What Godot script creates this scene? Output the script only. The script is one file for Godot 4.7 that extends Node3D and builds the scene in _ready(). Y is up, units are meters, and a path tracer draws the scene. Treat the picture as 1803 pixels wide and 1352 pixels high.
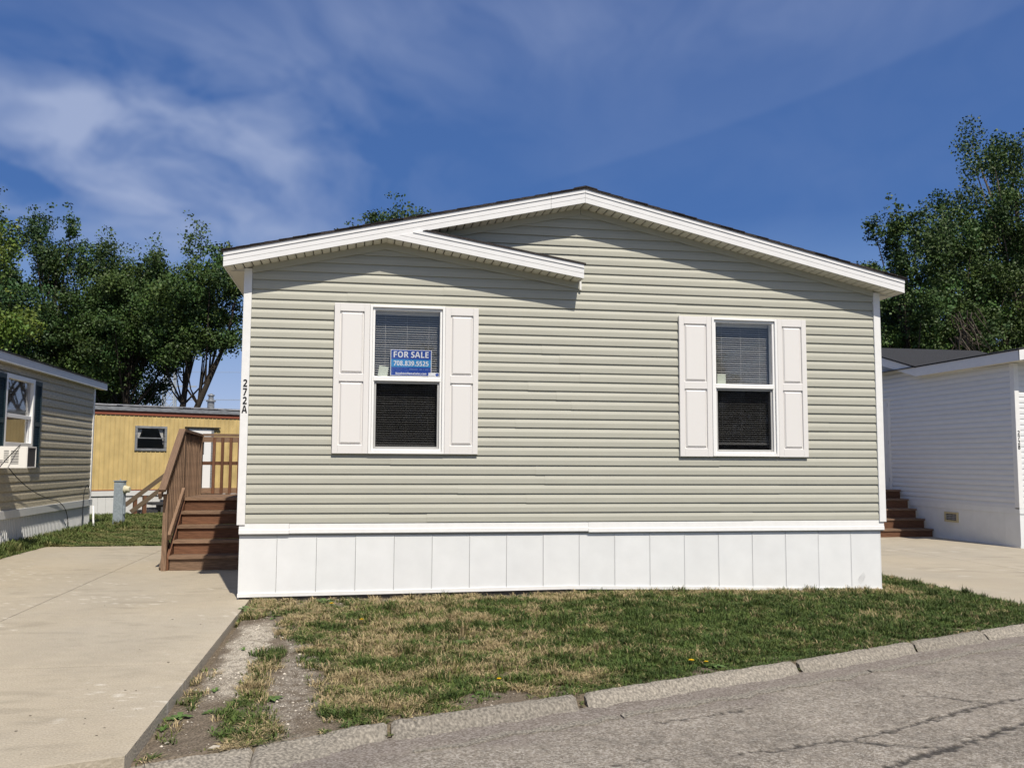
extends Node3D
# units: metres. The wall of the beige house lies in the plane z = 0, x runs along it, the street is towards +z.

const COURSE := 0.1016
const ROOF_SLOPE := 0.2275
const RIDGE_X := 3.535
const EAVE_X := -0.267
const EAVE_Y := 3.464
const FRONT := 0.25

var rng := RandomNumberGenerator.new()
var M := {}
var taken := {}
var noise_a := FastNoiseLite.new()
var noise_b := FastNoiseLite.new()
var noise_c := FastNoiseLite.new()

# ------------------------------------------------------------------ helpers
func numbered(called: String) -> String:
	if not taken.has(called):
		taken[called] = 0
		return called
	taken[called] += 1
	return "%s_%03d" % [called, taken[called]]

func begin() -> SurfaceTool:
	var st := SurfaceTool.new()
	st.begin(Mesh.PRIMITIVE_TRIANGLES)
	st.set_smooth_group(-1)
	return st

func commit(st: SurfaceTool) -> ArrayMesh:
	st.generate_normals()
	return st.commit()

func obj(called: String, st: SurfaceTool, m: Material, parent: Node = self) -> MeshInstance3D:
	return piece(called, commit(st), m, parent)

func piece(called: String, mesh: Mesh, m: Material, parent: Node = self, xf := Transform3D.IDENTITY) -> MeshInstance3D:
	var o := MeshInstance3D.new()
	o.name = numbered(called) if parent == self else called
	o.mesh = mesh
	o.material_override = m
	o.transform = xf
	o.cast_shadow = GeometryInstance3D.SHADOW_CASTING_SETTING_ON
	parent.add_child(o, true)
	return o

func node(called: String, parent: Node) -> Node3D:
	var o := Node3D.new()
	o.name = called
	parent.add_child(o, true)
	return o

func tag(o: Node, label: String, category: String, group := "", kind := ""):
	o.set_meta("label", label)
	o.set_meta("category", category)
	if group != "":
		o.set_meta("group", group)
	if kind != "":
		o.set_meta("kind", kind)
	return o

func thing(called: String, label: String, category: String, at := Vector3.ZERO, turn := 0.0, group := "") -> Node3D:
	var o := Node3D.new()
	o.name = numbered(called)
	add_child(o)
	o.position = at
	o.rotation.y = turn
	tag(o, label, category, group)
	return o

func structure(o: Node, label: String, category: String):
	return tag(o, label, category, "", "structure")

func tri(st: SurfaceTool, a: Vector3, b: Vector3, c: Vector3, out: Vector3):
	var n := (c - a).cross(b - a)   # clockwise front
	if n.dot(out) < 0.0:
		st.add_vertex(a); st.add_vertex(c); st.add_vertex(b)
	else:
		st.add_vertex(a); st.add_vertex(b); st.add_vertex(c)

func quad(st: SurfaceTool, a: Vector3, b: Vector3, c: Vector3, d: Vector3, out: Vector3):
	tri(st, a, b, c, out)
	tri(st, a, c, d, out)

func hexa(st: SurfaceTool, p: Array):   # p: 8 corners, 0-3 one face in order, 4-7 the opposite
	var mid := Vector3.ZERO
	for q in p:
		mid += q
	mid /= 8.0
	for f in [[0, 1, 2, 3], [4, 5, 6, 7], [0, 1, 5, 4], [1, 2, 6, 5], [2, 3, 7, 6], [3, 0, 4, 7]]:
		var fc: Vector3 = (p[f[0]] + p[f[1]] + p[f[2]] + p[f[3]]) / 4.0
		quad(st, p[f[0]], p[f[1]], p[f[2]], p[f[3]], fc - mid)

func box(st: SurfaceTool, lo: Vector3, hi: Vector3):
	hexa(st, [Vector3(lo.x, lo.y, lo.z), Vector3(hi.x, lo.y, lo.z), Vector3(hi.x, hi.y, lo.z), Vector3(lo.x, hi.y, lo.z),
		Vector3(lo.x, lo.y, hi.z), Vector3(hi.x, lo.y, hi.z), Vector3(hi.x, hi.y, hi.z), Vector3(lo.x, hi.y, hi.z)])

func bar(st: SurfaceTool, a: Vector3, b: Vector3, w: float, h: float, up := Vector3.UP):
	var d := (b - a).normalized()
	var s := d.cross(up).normalized() * w * 0.5
	var t := s.cross(d).normalized() * h * 0.5
	hexa(st, [a - s - t, a + s - t, a + s + t, a - s + t, b - s - t, b + s - t, b + s + t, b - s + t])

# box with its edges round the front (+z) face chamfered
func plate(st: SurfaceTool, lo: Vector3, hi: Vector3, c: float):
	var z1 := hi.z - c
	var back := [Vector3(lo.x, lo.y, lo.z), Vector3(hi.x, lo.y, lo.z), Vector3(hi.x, hi.y, lo.z), Vector3(lo.x, hi.y, lo.z)]
	var shoulder := [Vector3(lo.x, lo.y, z1), Vector3(hi.x, lo.y, z1), Vector3(hi.x, hi.y, z1), Vector3(lo.x, hi.y, z1)]
	var face := [Vector3(lo.x + c, lo.y + c, hi.z), Vector3(hi.x - c, lo.y + c, hi.z), Vector3(hi.x - c, hi.y - c, hi.z), Vector3(lo.x + c, hi.y - c, hi.z)]
	var mid := (lo + hi) * 0.5
	quad(st, back[0], back[1], back[2], back[3], Vector3.FORWARD)
	quad(st, face[0], face[1], face[2], face[3], Vector3.BACK)
	for k in 4:
		var j := (k + 1) % 4
		quad(st, back[k], back[j], shoulder[j], shoulder[k], (back[k] + back[j]) * 0.5 - mid)
		quad(st, shoulder[k], shoulder[j], face[j], face[k], (shoulder[k] + shoulder[j]) * 0.5 - mid + Vector3.BACK * 0.001)

# rectangular ring in the xy plane
func ring(st: SurfaceTool, x0: float, x1: float, y0: float, y1: float, w: float, z0: float, z1: float, c := 0.003):
	plate(st, Vector3(x0, y0, z0), Vector3(x0 + w, y1, z1), c)
	plate(st, Vector3(x1 - w, y0, z0), Vector3(x1, y1, z1), c)
	plate(st, Vector3(x0 + w, y0, z0), Vector3(x1 - w, y0 + w, z1 - 0.0006), c)
	plate(st, Vector3(x0 + w, y1 - w, z0), Vector3(x1 - w, y1, z1 - 0.0006), c)

func prism(st: SurfaceTool, poly: PackedVector2Array, z0: float, z1: float, xf := Transform3D.IDENTITY):
	var ids := Geometry2D.triangulate_polygon(poly)
	var f: Vector3 = xf.basis * Vector3(0, 0, signf(z1 - z0))
	for k in range(0, ids.size(), 3):
		var a := poly[ids[k]]; var b := poly[ids[k + 1]]; var c := poly[ids[k + 2]]
		tri(st, xf * Vector3(a.x, a.y, z1), xf * Vector3(b.x, b.y, z1), xf * Vector3(c.x, c.y, z1), f)
		tri(st, xf * Vector3(a.x, a.y, z0), xf * Vector3(b.x, b.y, z0), xf * Vector3(c.x, c.y, z0), -f)
	var clock := Geometry2D.is_polygon_clockwise(poly)
	for k in poly.size():
		var a := poly[k]; var b := poly[(k + 1) % poly.size()]
		var n := Vector2(b.y - a.y, a.x - b.x) * (-1.0 if clock else 1.0)
		quad(st, xf * Vector3(a.x, a.y, z0), xf * Vector3(b.x, b.y, z0), xf * Vector3(b.x, b.y, z1), xf * Vector3(a.x, a.y, z1), xf.basis * Vector3(n.x, n.y, 0))

func tube(st: SurfaceTool, pts: Array, radii: Array, sides := 7):
	st.set_smooth_group(1)
	var rings := []
	for k in pts.size():
		var d: Vector3 = (pts[mini(k + 1, pts.size() - 1)] - pts[maxi(k - 1, 0)]).normalized()
		var s := d.cross(Vector3(0.31, 0.2, 0.93)).normalized()
		var t := d.cross(s).normalized()
		var r := []
		for i in sides:
			var a := TAU * i / sides
			r.append(pts[k] + (s * cos(a) + t * sin(a)) * radii[k])
		rings.append(r)
	for k in pts.size() - 1:
		for i in sides:
			var j := (i + 1) % sides
			var mid: Vector3 = (rings[k][i] + rings[k][j] + rings[k + 1][i]) / 3.0
			var c: Vector3 = (pts[k] + pts[k + 1]) * 0.5
			quad(st, rings[k][i], rings[k][j], rings[k + 1][j], rings[k + 1][i], mid - c)
	for i in range(1, sides - 1):
		tri(st, rings[-1][0], rings[-1][i], rings[-1][i + 1], pts[-1] - pts[-2])
	st.set_smooth_group(-1)

func lathe(st: SurfaceTool, at: Vector3, profile: Array, sides := 20, basis := Basis.IDENTITY):   # profile of Vector2(radius, height)
	for k in profile.size() - 1:
		for i in sides:
			var a := TAU * i / sides; var b := TAU * (i + 1) / sides
			var p: Vector2 = profile[k]; var q: Vector2 = profile[k + 1]
			var v := [Vector3(p.x * cos(a), p.y, p.x * sin(a)), Vector3(p.x * cos(b), p.y, p.x * sin(b)), Vector3(q.x * cos(b), q.y, q.x * sin(b)), Vector3(q.x * cos(a), q.y, q.x * sin(a))]
			var n := Vector3((q.y - p.y) * cos((a + b) * 0.5), p.x - q.x, (q.y - p.y) * sin((a + b) * 0.5))
			quad(st, at + basis * v[0], at + basis * v[1], at + basis * v[2], at + basis * v[3], basis * n)

# ------------------------------------------------------------------ materials
func speckle(seed_: int, freq: float, lo: float, hi: float, size := 512, kind := FastNoiseLite.TYPE_SIMPLEX_SMOOTH, octaves := 4, tint := Color(1, 1, 1), cells := false) -> ImageTexture:
	var n := FastNoiseLite.new()
	n.seed = seed_; n.noise_type = kind; n.frequency = freq; n.fractal_octaves = octaves
	if cells:
		n.cellular_return_type = FastNoiseLite.RETURN_CELL_VALUE
		n.fractal_type = FastNoiseLite.FRACTAL_NONE
	var im := n.get_seamless_image(size, size, false, false, 0.1, true)
	im.convert(Image.FORMAT_L8)
	var src := im.get_data()
	var out := PackedByteArray(); out.resize(size * size * 3)
	var lut := []
	for k in 256:
		var v := lerpf(lo, hi, k / 255.0)
		lut.append([int(clampf(v * tint.r, 0, 1) * 255), int(clampf(v * lerpf(1.0, tint.g, 1.0 - k / 255.0), 0, 1) * 255), int(clampf(v * lerpf(1.0, tint.b, 1.0 - k / 255.0), 0, 1) * 255)])
	for k in size * size:
		var l: Array = lut[src[k]]
		out[k * 3] = l[0]; out[k * 3 + 1] = l[1]; out[k * 3 + 2] = l[2]
	var res := Image.create_from_data(size, size, false, Image.FORMAT_RGB8, out)
	return ImageTexture.create_from_image(res)

func bumps(seed_: int, freq: float, strength: float, size := 512, kind := FastNoiseLite.TYPE_SIMPLEX_SMOOTH) -> ImageTexture:
	var n := FastNoiseLite.new()
	n.seed = seed_; n.noise_type = kind; n.frequency = freq; n.fractal_octaves = 4
	var im := n.get_seamless_image(size, size, false, false, 0.1, true)
	im.convert(Image.FORMAT_RGBA8)
	im.bump_map_to_normal_map(strength)
	return ImageTexture.create_from_image(im)

func mat(r: float, g: float, b: float, rough := 0.7, tex: Texture2D = null, scale := Vector3.ONE, normal: Texture2D = null, nstrength := 1.0) -> StandardMaterial3D:
	var m := StandardMaterial3D.new()
	m.albedo_color = Color(r, g, b).linear_to_srgb()
	m.roughness = rough
	m.metallic_specular = 0.4
	if tex != null:
		m.albedo_texture = tex
	if tex != null or normal != null:
		m.uv1_triplanar = true
		m.uv1_world_triplanar = true
		m.uv1_scale = scale
	if normal != null:
		m.normal_enabled = true
		m.normal_texture = normal
		m.normal_scale = nstrength
	return m

func make_materials():
	var soft := speckle(3, 0.01, 0.965, 1.0)
	var worn := speckle(43, 0.02, 0.82, 1.0, 512, FastNoiseLite.TYPE_SIMPLEX_SMOOTH, 5)
	var grain := speckle(5, 0.02, 0.62, 1.0, 512, FastNoiseLite.TYPE_SIMPLEX_SMOOTH, 5)
	var fine := speckle(7, 0.15, 0.72, 1.0, 512, FastNoiseLite.TYPE_SIMPLEX_SMOOTH, 3)
	var asphalt_t := speckle(11, 0.12, 0.7, 1.0, 1024, FastNoiseLite.TYPE_CELLULAR, 1, Color(1, 0.97, 0.93), true)
	var conc_t := speckle(13, 0.09, 0.84, 1.0, 1024, FastNoiseLite.TYPE_SIMPLEX_SMOOTH, 5, Color(1, 0.98, 0.95))
	var soil_t := speckle(17, 0.06, 0.45, 1.0, 1024, FastNoiseLite.TYPE_SIMPLEX_SMOOTH, 6)
	var shingle_t := speckle(19, 0.2, 0.55, 1.0, 512, FastNoiseLite.TYPE_CELLULAR, 1, Color(1, 1, 1), true)
	var bump_f := bumps(23, 0.12, 6.0, 512)
	var bump_a := bumps(29, 0.16, 9.0, 1024, FastNoiseLite.TYPE_CELLULAR)
	var bark_t := speckle(31, 0.03, 0.5, 1.0)
	for k in 4:
		var f: float = [1.0, 0.985, 1.012, 0.996][k]
		M["siding%d" % k] = mat(0.425 * f, 0.422 * f, 0.36 * f, 0.55, soft, Vector3(0.35, 2.5, 0.35), bump_f, 0.06)
	for k in 3:
		var f: float = [1.0, 0.985, 0.97][k]
		M["skirt%d" % k] = mat(0.77 * f, 0.785 * f, 0.79 * f, 0.45, soft, Vector3(0.6, 0.6, 0.6))
		M["grey_siding%d" % k] = mat(0.60 * f, 0.535 * f, 0.395 * f, 0.6, worn, Vector3(0.7, 2.0, 0.7))
		M["white_siding%d" % k] = mat(0.74 * f, 0.75 * f, 0.76 * f, 0.5, soft, Vector3(0.4, 2, 0.4))
	M.trim = mat(0.8, 0.8, 0.79, 0.4, soft, Vector3(1.5, 1.5, 1.5))
	M.fascia = mat(0.78, 0.78, 0.78, 0.35, soft, Vector3(0.8, 3, 0.8))
	M.soffit = mat(0.70, 0.68, 0.60, 0.5, soft, Vector3(2, 2, 2))
	M.frieze = M.siding0
	M.shutter = mat(0.715, 0.70, 0.685, 0.5)
	M.vinyl = mat(0.82, 0.82, 0.81, 0.3)
	M.blind = mat(0.66, 0.66, 0.64, 0.5)
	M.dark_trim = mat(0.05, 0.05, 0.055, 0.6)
	M.backing = mat(0.15, 0.14, 0.135, 0.9, fine, Vector3(2, 2, 2))
	M.shingle = mat(0.055, 0.056, 0.06, 0.95, shingle_t, Vector3(1.2, 1.2, 1.2), bump_f, 0.5)
	M.shingle_brown = mat(0.06, 0.05, 0.048, 0.95, shingle_t, Vector3(1.2, 1.2, 1.2))
	M.interior = mat(0.33, 0.33, 0.32, 0.9)
	M.black = mat(0.015, 0.015, 0.017, 0.5)
	var glass := StandardMaterial3D.new()
	glass.transparency = BaseMaterial3D.TRANSPARENCY_ALPHA
	glass.albedo_color = Color(0.1, 0.12, 0.13, 0.08)
	glass.roughness = 0.02; glass.metallic_specular = 0.6
	M.glass = glass
	var screen := StandardMaterial3D.new()
	screen.transparency = BaseMaterial3D.TRANSPARENCY_ALPHA
	screen.albedo_color = Color(0.06, 0.06, 0.065, 0.38)
	screen.roughness = 0.9; screen.metallic_specular = 0.1
	M.screen = screen
	var axes := {"x": Vector3(0.5, 9, 9), "y": Vector3(9, 0.5, 9), "z": Vector3(9, 9, 0.5)}
	for a in axes:
		for k in 3:
			var f: float = [1.0, 0.84, 1.14][k]
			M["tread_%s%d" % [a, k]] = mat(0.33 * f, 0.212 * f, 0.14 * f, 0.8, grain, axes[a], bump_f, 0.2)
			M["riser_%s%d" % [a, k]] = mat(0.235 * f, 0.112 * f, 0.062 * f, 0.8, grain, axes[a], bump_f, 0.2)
			M["old_%s%d" % [a, k]] = mat(0.21 * f, 0.155 * f, 0.105 * f, 0.9, grain, axes[a], bump_f, 0.2)
	M.asphalt = mat(1, 1, 1, 0.95, asphalt_t, Vector3(0.75, 0.75, 0.75), bump_a, 0.7)
	M.asphalt.vertex_color_use_as_albedo = true
	M.concrete = mat(1, 1, 1, 0.9, conc_t, Vector3(0.7, 0.7, 0.7), bump_f, 0.25)
	M.concrete.vertex_color_use_as_albedo = true
	M.curb = mat(0.52, 0.47, 0.39, 0.95, speckle(37, 0.05, 0.42, 1.0, 512, FastNoiseLite.TYPE_SIMPLEX_SMOOTH, 5), Vector3(1.6, 1.6, 1.6), bump_a, 0.5)
	for k in 3:
		M["curb%d" % k] = M.curb.duplicate()
		M["curb%d" % k].albedo_color = (Color(0.52, 0.47, 0.39) * [1.0, 0.9, 1.08][k]).linear_to_srgb()
	M.gutter = M.curb.duplicate()
	M.gutter.albedo_color = Color(0.50, 0.455, 0.38).linear_to_srgb()
	M.soil = mat(1, 1, 1, 1.0, soil_t, Vector3(0.9, 0.9, 0.9), bump_f, 0.8)
	M.soil.vertex_color_use_as_albedo = true
	M.bark = mat(0.085, 0.068, 0.052, 0.95, bark_t, Vector3(2, 0.5, 2))
	M.pale_bark = mat(0.22, 0.18, 0.14, 0.95, bark_t, Vector3(2, 0.5, 2))
	M.leaf = mat(1, 1, 1, 0.55)
	M.leaf.vertex_color_use_as_albedo = true
	M.leaf.backlight_enabled = true
	M.leaf.backlight = Color(0.14, 0.22, 0.03)
	M.grass = mat(1, 1, 1, 0.7)
	M.grass.vertex_color_use_as_albedo = true
	M.grass.backlight_enabled = true
	M.grass.backlight = Color(0.12, 0.16, 0.04)
	M.stone = mat(1, 1, 1, 0.9)
	M.stone.vertex_color_use_as_albedo = true
	M.yellow_metal = mat(0.70, 0.53, 0.235, 0.5, speckle(41, 0.012, 0.82, 1.0), Vector3(0.5, 0.25, 0.5))
	M.red_trim = mat(0.27, 0.085, 0.05, 0.5)
	M.galvanised = mat(0.42, 0.44, 0.46, 0.4, grain, Vector3(0.6, 2.0, 0.6))
	M.galvanised.metallic = 0.3
	M.roof_pan = mat(0.36, 0.37, 0.39, 0.5, grain, Vector3(0.6, 0.6, 0.6))
	M.roof_pan2 = mat(0.52, 0.53, 0.55, 0.45, grain, Vector3(0.6, 0.6, 0.6))
	M.corrugated = mat(0.68, 0.69, 0.69, 0.45, soft, Vector3(0.8, 0.8, 0.8))
	M.teal = mat(0.022, 0.048, 0.06, 0.55)
	M.meter = mat(0.36, 0.42, 0.47, 0.5, worn, Vector3(1.5, 1.5, 1.5))
	M.cream = mat(0.62, 0.58, 0.42, 0.5)
	M.appliance = mat(0.78, 0.77, 0.74, 0.4)
	M.sign_blue = mat(0.028, 0.075, 0.36, 0.35)
	M.sign_cyan = mat(0.04, 0.28, 0.62, 0.35)
	M.sign_white = mat(0.85, 0.87, 0.9, 0.4)
	M.sign_dim = mat(0.12, 0.2, 0.5, 0.4)
	M.paper = mat(0.62, 0.68, 0.58, 0.8)
	M.rust = mat(0.32, 0.11, 0.03, 0.9)
	M.tan_paint = mat(0.55, 0.47, 0.28, 0.6)
	M.dandelion = mat(0.85, 0.58, 0.01, 0.7)
	M.stem = mat(0.09, 0.15, 0.04, 0.7)
	M.steel = mat(0.45, 0.45, 0.44, 0.45)
	M.lattice = mat(0.34, 0.38, 0.42, 0.7)

# ------------------------------------------------------------------ the lie of the land
func curb_z(x: float) -> float:
	var p := [[-70.0, 33.6], [-6.0, 7.42], [0.14, 4.83], [1.34, 4.335], [2.56, 3.88], [4.40, 3.165], [5.72, 2.609], [6.66, 2.225], [7.29, 1.985], [70.0, -22.5]]
	for k in p.size() - 1:
		if x <= p[k + 1][0]:
			return lerpf(p[k][1], p[k + 1][1], (x - p[k][0]) / (p[k + 1][0] - p[k][0]))
	return p[-1][1]

func house_side_y(x: float) -> float:
	if x < 4.0:
		return 0.062
	if x < 7.2:
		return lerpf(0.062, 0.03, (x - 4.0) / 3.2)
	return lerpf(0.03, -0.035, clampf((x - 7.2) / 1.2, 0, 1))

func land_y(x: float, z: float) -> float:
	var zc := curb_z(x)
	var y := house_side_y(x)
	if zc > 0.0:
		y = lerpf(y, -0.008, smoothstep(0.1, 1.0, clampf(z / zc, 0, 1)))
	if x > 8.0 or x < 0.0:
		y = minf(y, lerpf(0.05, -0.045, smoothstep(-1.0, 8.0, x)))
	y += noise_a.get_noise_2d(x * 3.0, z * 3.0) * 0.012
	if z > zc + 0.012:
		return -0.062
	if x < 0.12 and z > -6.3 and x > -4.0:
		y = minf(y, 0.0)
	if x > 8.1 and x < 13.0 and z > -12.0:
		y = minf(y, -0.06)
	return y

func bare_edge(z: float) -> float:   # x up to which the verge by the drive is bare
	var p := [[-1.0, 0.2], [0.3, 0.35], [1.0, 0.5], [1.8, 0.62], [2.5, 0.8], [3.4, 0.94], [4.2, 0.96], [6.0, 1.0]]
	for k in p.size() - 1:
		if z <= p[k + 1][0]:
			return lerpf(p[k][1], p[k + 1][1], clampf((z - p[k][0]) / (p[k + 1][0] - p[k][0]), 0, 1))
	return 1.0

# how much turf grows at a spot of the front verge, 0 to 1
func turf(x: float, z: float) -> float:
	var n := noise_b.get_noise_2d(x * 9.0, z * 9.0)
	var d := smoothstep(-0.10, 0.14, x - bare_edge(z) + n * 0.22)
	var strip := 0.5 if z < 4.2 else 0.58
	var w := 0.075 if z < 4.0 else 0.15
	if z > 2.4:
		d = maxf(d, 0.8 * smoothstep(w + 0.05, w - 0.04, absf(x - strip + n * 0.08)))
	if z > 2.9:
		d = maxf(d, 0.5 * smoothstep(0.12, 0.04, absf(x - 0.12 + n * 0.06)) * smoothstep(0.0, 0.25, n))
	if z < 1.15 and x < 0.42:
		d = maxf(d, smoothstep(0.2, 0.12, absf(x - 0.13 + n * 0.1)))
	if z < 0.75 and x < 0.9:
		d = maxf(d, 0.55 * smoothstep(0.25, 0.1, absf(z - 0.42 + n * 0.1)))
	if z < 0.6 and x < 3.4 and x > 0.45:
		d *= lerpf(0.06, 1.0, smoothstep(0.16, 0.55, z + n * 0.5 + 0.16 * smoothstep(1.4, 3.2, x)))
	var edge := curb_z(x) - z
	if edge < 0.3 and x > 1.0:
		d *= lerpf(0.35, 1.0, smoothstep(0.0, 0.3, edge + n * 0.2))
	d *= lerpf(1.0, 0.18, smoothstep(0.2, 0.42, noise_c.get_noise_2d(x * 11.0, z * 15.0) + 0.12 * smoothstep(3.5, 1.2, x)))
	if Vector2(x - 2.05, (z - 3.98) * 1.3).length() < 0.3 + n * 0.15:
		d *= 0.1
	return d

func dryness(x: float, z: float) -> float:
	var n := noise_c.get_noise_2d(x * 5.0 + 40.0, z * 8.0)
	var zone := smoothstep(3.9, 1.6, x) * 0.42 + 0.2 * smoothstep(0.7, 0.1, z)
	if x > 2.3 and x < 7.4:
		zone += 0.34 * smoothstep(0.9, 0.1, z)
	return clampf(smoothstep(0.05, 0.75, zone + n * 0.75), 0, 1)

# ------------------------------------------------------------------ siding
# one course of lap siding as a mesh: profile of (height, stand-off), between u0(y) and u1(y)
func siding_piece(xf: Transform3D, base: float, profile: Array, u0: Callable, u1: Callable, lo: float, hi: float, lift := 0.0) -> ArrayMesh:
	var pts := []
	for k in profile.size() - 1:
		var a: Vector2 = profile[k] + Vector2(base, 0); var b: Vector2 = profile[k + 1] + Vector2(base, 0)
		if b.x <= lo or a.x >= hi:
			continue
		var ta := 0.0; var tb := 1.0
		if absf(b.x - a.x) > 1e-6:
			ta = clampf((lo - a.x) / (b.x - a.x), 0, 1); tb = clampf((hi - a.x) / (b.x - a.x), 0, 1)
		pts.append([a.lerp(b, ta), a.lerp(b, tb)])
	if pts.is_empty():
		return null
	var st := begin()
	var tri_count := 0
	for s in pts:
		var a: Vector2 = s[0]; var b: Vector2 = s[1]
		if u1.call(a.x) - u0.call(a.x) < 0.004 and u1.call(b.x) - u0.call(b.x) < 0.004:
			continue
		var out := Vector3(0, -(b.y - a.y), maxf(b.x - a.x, 0.0))
		quad(st, xf * Vector3(u0.call(a.x), a.x, a.y + lift), xf * Vector3(maxf(u1.call(a.x), u0.call(a.x)), a.x, a.y + lift), xf * Vector3(maxf(u1.call(b.x), u0.call(b.x)), b.x, b.y + lift), xf * Vector3(u0.call(b.x), b.x, b.y + lift), xf.basis * out)
		tri_count += 2
	if tri_count == 0:
		return null
	return commit(st)

func lap_profile(e: float, proud: float) -> Array:   # dutch lap: lip, flat face, slope back under the next course
	return [Vector2(0.001, 0.001), Vector2(0.0, proud * 0.92), Vector2(0.004, proud), Vector2(e * 0.53, proud * 0.92), Vector2(e * 0.56, proud * 0.86), Vector2(e * 0.99, proud * 0.12), Vector2(e + 0.004, proud * 0.05)]

# siding on a wall: the wall's frame xf has x along the wall, y up, z outwards
func siding(parent: Node, xf: Transform3D, length: float, y0: float, e: float, top: Callable, holes: Array, mats: String, variants: int, longest := 3.66, proud := 0.020, highest := 9.0, start := 0.0):
	var prof := lap_profile(e, proud)
	var k := 0
	while y0 + k * e < highest:
		var base := y0 + k * e
		k += 1
		# span of the wall at this height
		var span_lo := func(y: float) -> float: return top.call(y)[0]
		var span_hi := func(y: float) -> float: return top.call(y)[1]
		if top.call(base)[1] - top.call(base)[0] < 0.02:
			break
		var cuts := [start]
		var at := start + rng.randf_range(0.8, longest)
		while at < length - 0.5:
			cuts.append(at)
			at += longest
		cuts.append(length)
		for c in cuts.size() - 1:
			# pieces of [cuts[c], cuts[c+1]] left of, between and right of the openings
			var parts := [[cuts[c], cuts[c + 1], -1e3, 1e3]]
			for h in holes:   # h = [u0, u1, y0, y1]
				if base + e <= h[2] or base >= h[3]:
					continue
				var nxt := []
				for p in parts:
					if p[1] <= h[0] or p[0] >= h[1] or p[2] > -1e2 or p[3] < 1e2:
						nxt.append(p)
						continue
					if p[0] < h[0]:
						nxt.append([p[0], h[0], -1e3, 1e3])
					if p[1] > h[1]:
						nxt.append([h[1], p[1], -1e3, 1e3])
					var m0 := maxf(p[0], h[0]); var m1 := minf(p[1], h[1])
					if base < h[2]:
						nxt.append([m0, m1, -1e3, h[2]])
					if base + e > h[3]:
						nxt.append([m0, m1, h[3], 1e3])
				parts = nxt
			var slip := rng.randf_range(-0.0022, 0.0022)
			var which := rng.randi() % variants
			for p in parts:
				var lo := func(y: float) -> float: return maxf(p[0], span_lo.call(y))
				var hi := func(y: float) -> float: return minf(p[1] + (0.012 if c < cuts.size() - 2 and p[1] == cuts[c + 1] else 0.0), span_hi.call(y))
				var mesh := siding_piece(xf, base + slip, prof, lo, hi, p[2], p[3], 0.0024 * (c % 2) + rng.randf_range(0, 0.0008))
				if mesh != null:
					piece("siding_plank", mesh, M["%s%d" % [mats, which]], parent)

# ------------------------------------------------------------------ main house
func soffit_y(x: float) -> float:
	return EAVE_Y + ROOF_SLOPE * (minf(x, 2.0 * RIDGE_X - x) - EAVE_X)

func gable_span(y: float) -> Array:
	var inset := maxf(0.0, (y - EAVE_Y) / ROOF_SLOPE + EAVE_X)
	return [inset, 2.0 * RIDGE_X - inset]

func rake_poly(xa: float, xb: float, lo: float, hi: float, slope: float, x0: float, y0: float) -> PackedVector2Array:
	var ya := y0 + slope * (xa - x0); var yb := y0 + slope * (xb - x0)
	return PackedVector2Array([Vector2(xa, ya + lo), Vector2(xb, yb + lo), Vector2(xb, yb + hi), Vector2(xa, ya + hi)])

func fascia_run(parent: Node, xa: float, xb: float, slope: float, x0: float, y0: float, z: float):
	var o := node("fascia", parent)
	for band in [[0.0, 0.052, 0.0], [0.055, 0.107, 0.002], [0.110, 0.150, 0.010]]:
		var st := begin()
		prism(st, rake_poly(xa, xb, band[0], band[1], slope, x0, y0), z - 0.014, z + band[2])
		obj("fascia_band" if band[0] < 0.1 else "drip_edge", st, M.fascia, o)
	var back := begin()
	prism(back, rake_poly(xa + 0.003, xb - 0.003, 0.002, 0.148, slope, x0, y0), z - 0.03, z - 0.0145)
	obj("backing_board", back, M.fascia, o)
	return o

func soffit_run(parent: Node, xa: float, xb: float, slope: float, x0: float, y0: float, z0: float, z1: float, step := 0.088):
	var n := int(round((xb - xa) / step))
	for k in n:
		var a := xa + (xb - xa) * k / n + 0.005
		var b := xa + (xb - xa) * (k + 1) / n - 0.005
		var st := begin()
		var ya := y0 + slope * (a - x0); var yb := y0 + slope * (b - x0)
		prism(st, PackedVector2Array([Vector2(a, ya + 0.002), Vector2(lerpf(a, b, 0.12), lerpf(ya, yb, 0.12) - 0.005), Vector2(lerpf(a, b, 0.88), lerpf(ya, yb, 0.88) - 0.005), Vector2(b, yb + 0.002), Vector2(b, yb + 0.006), Vector2(a, ya + 0.006)]), z0, z1)
		obj("soffit_panel", st, M.soffit, parent)
	var lid := begin()
	prism(lid, rake_poly(xa, xb, 0.010, 0.014, slope, x0, y0), z0, z1 - 0.001)
	obj("soffit_backing", lid, M.backing, parent)

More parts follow.
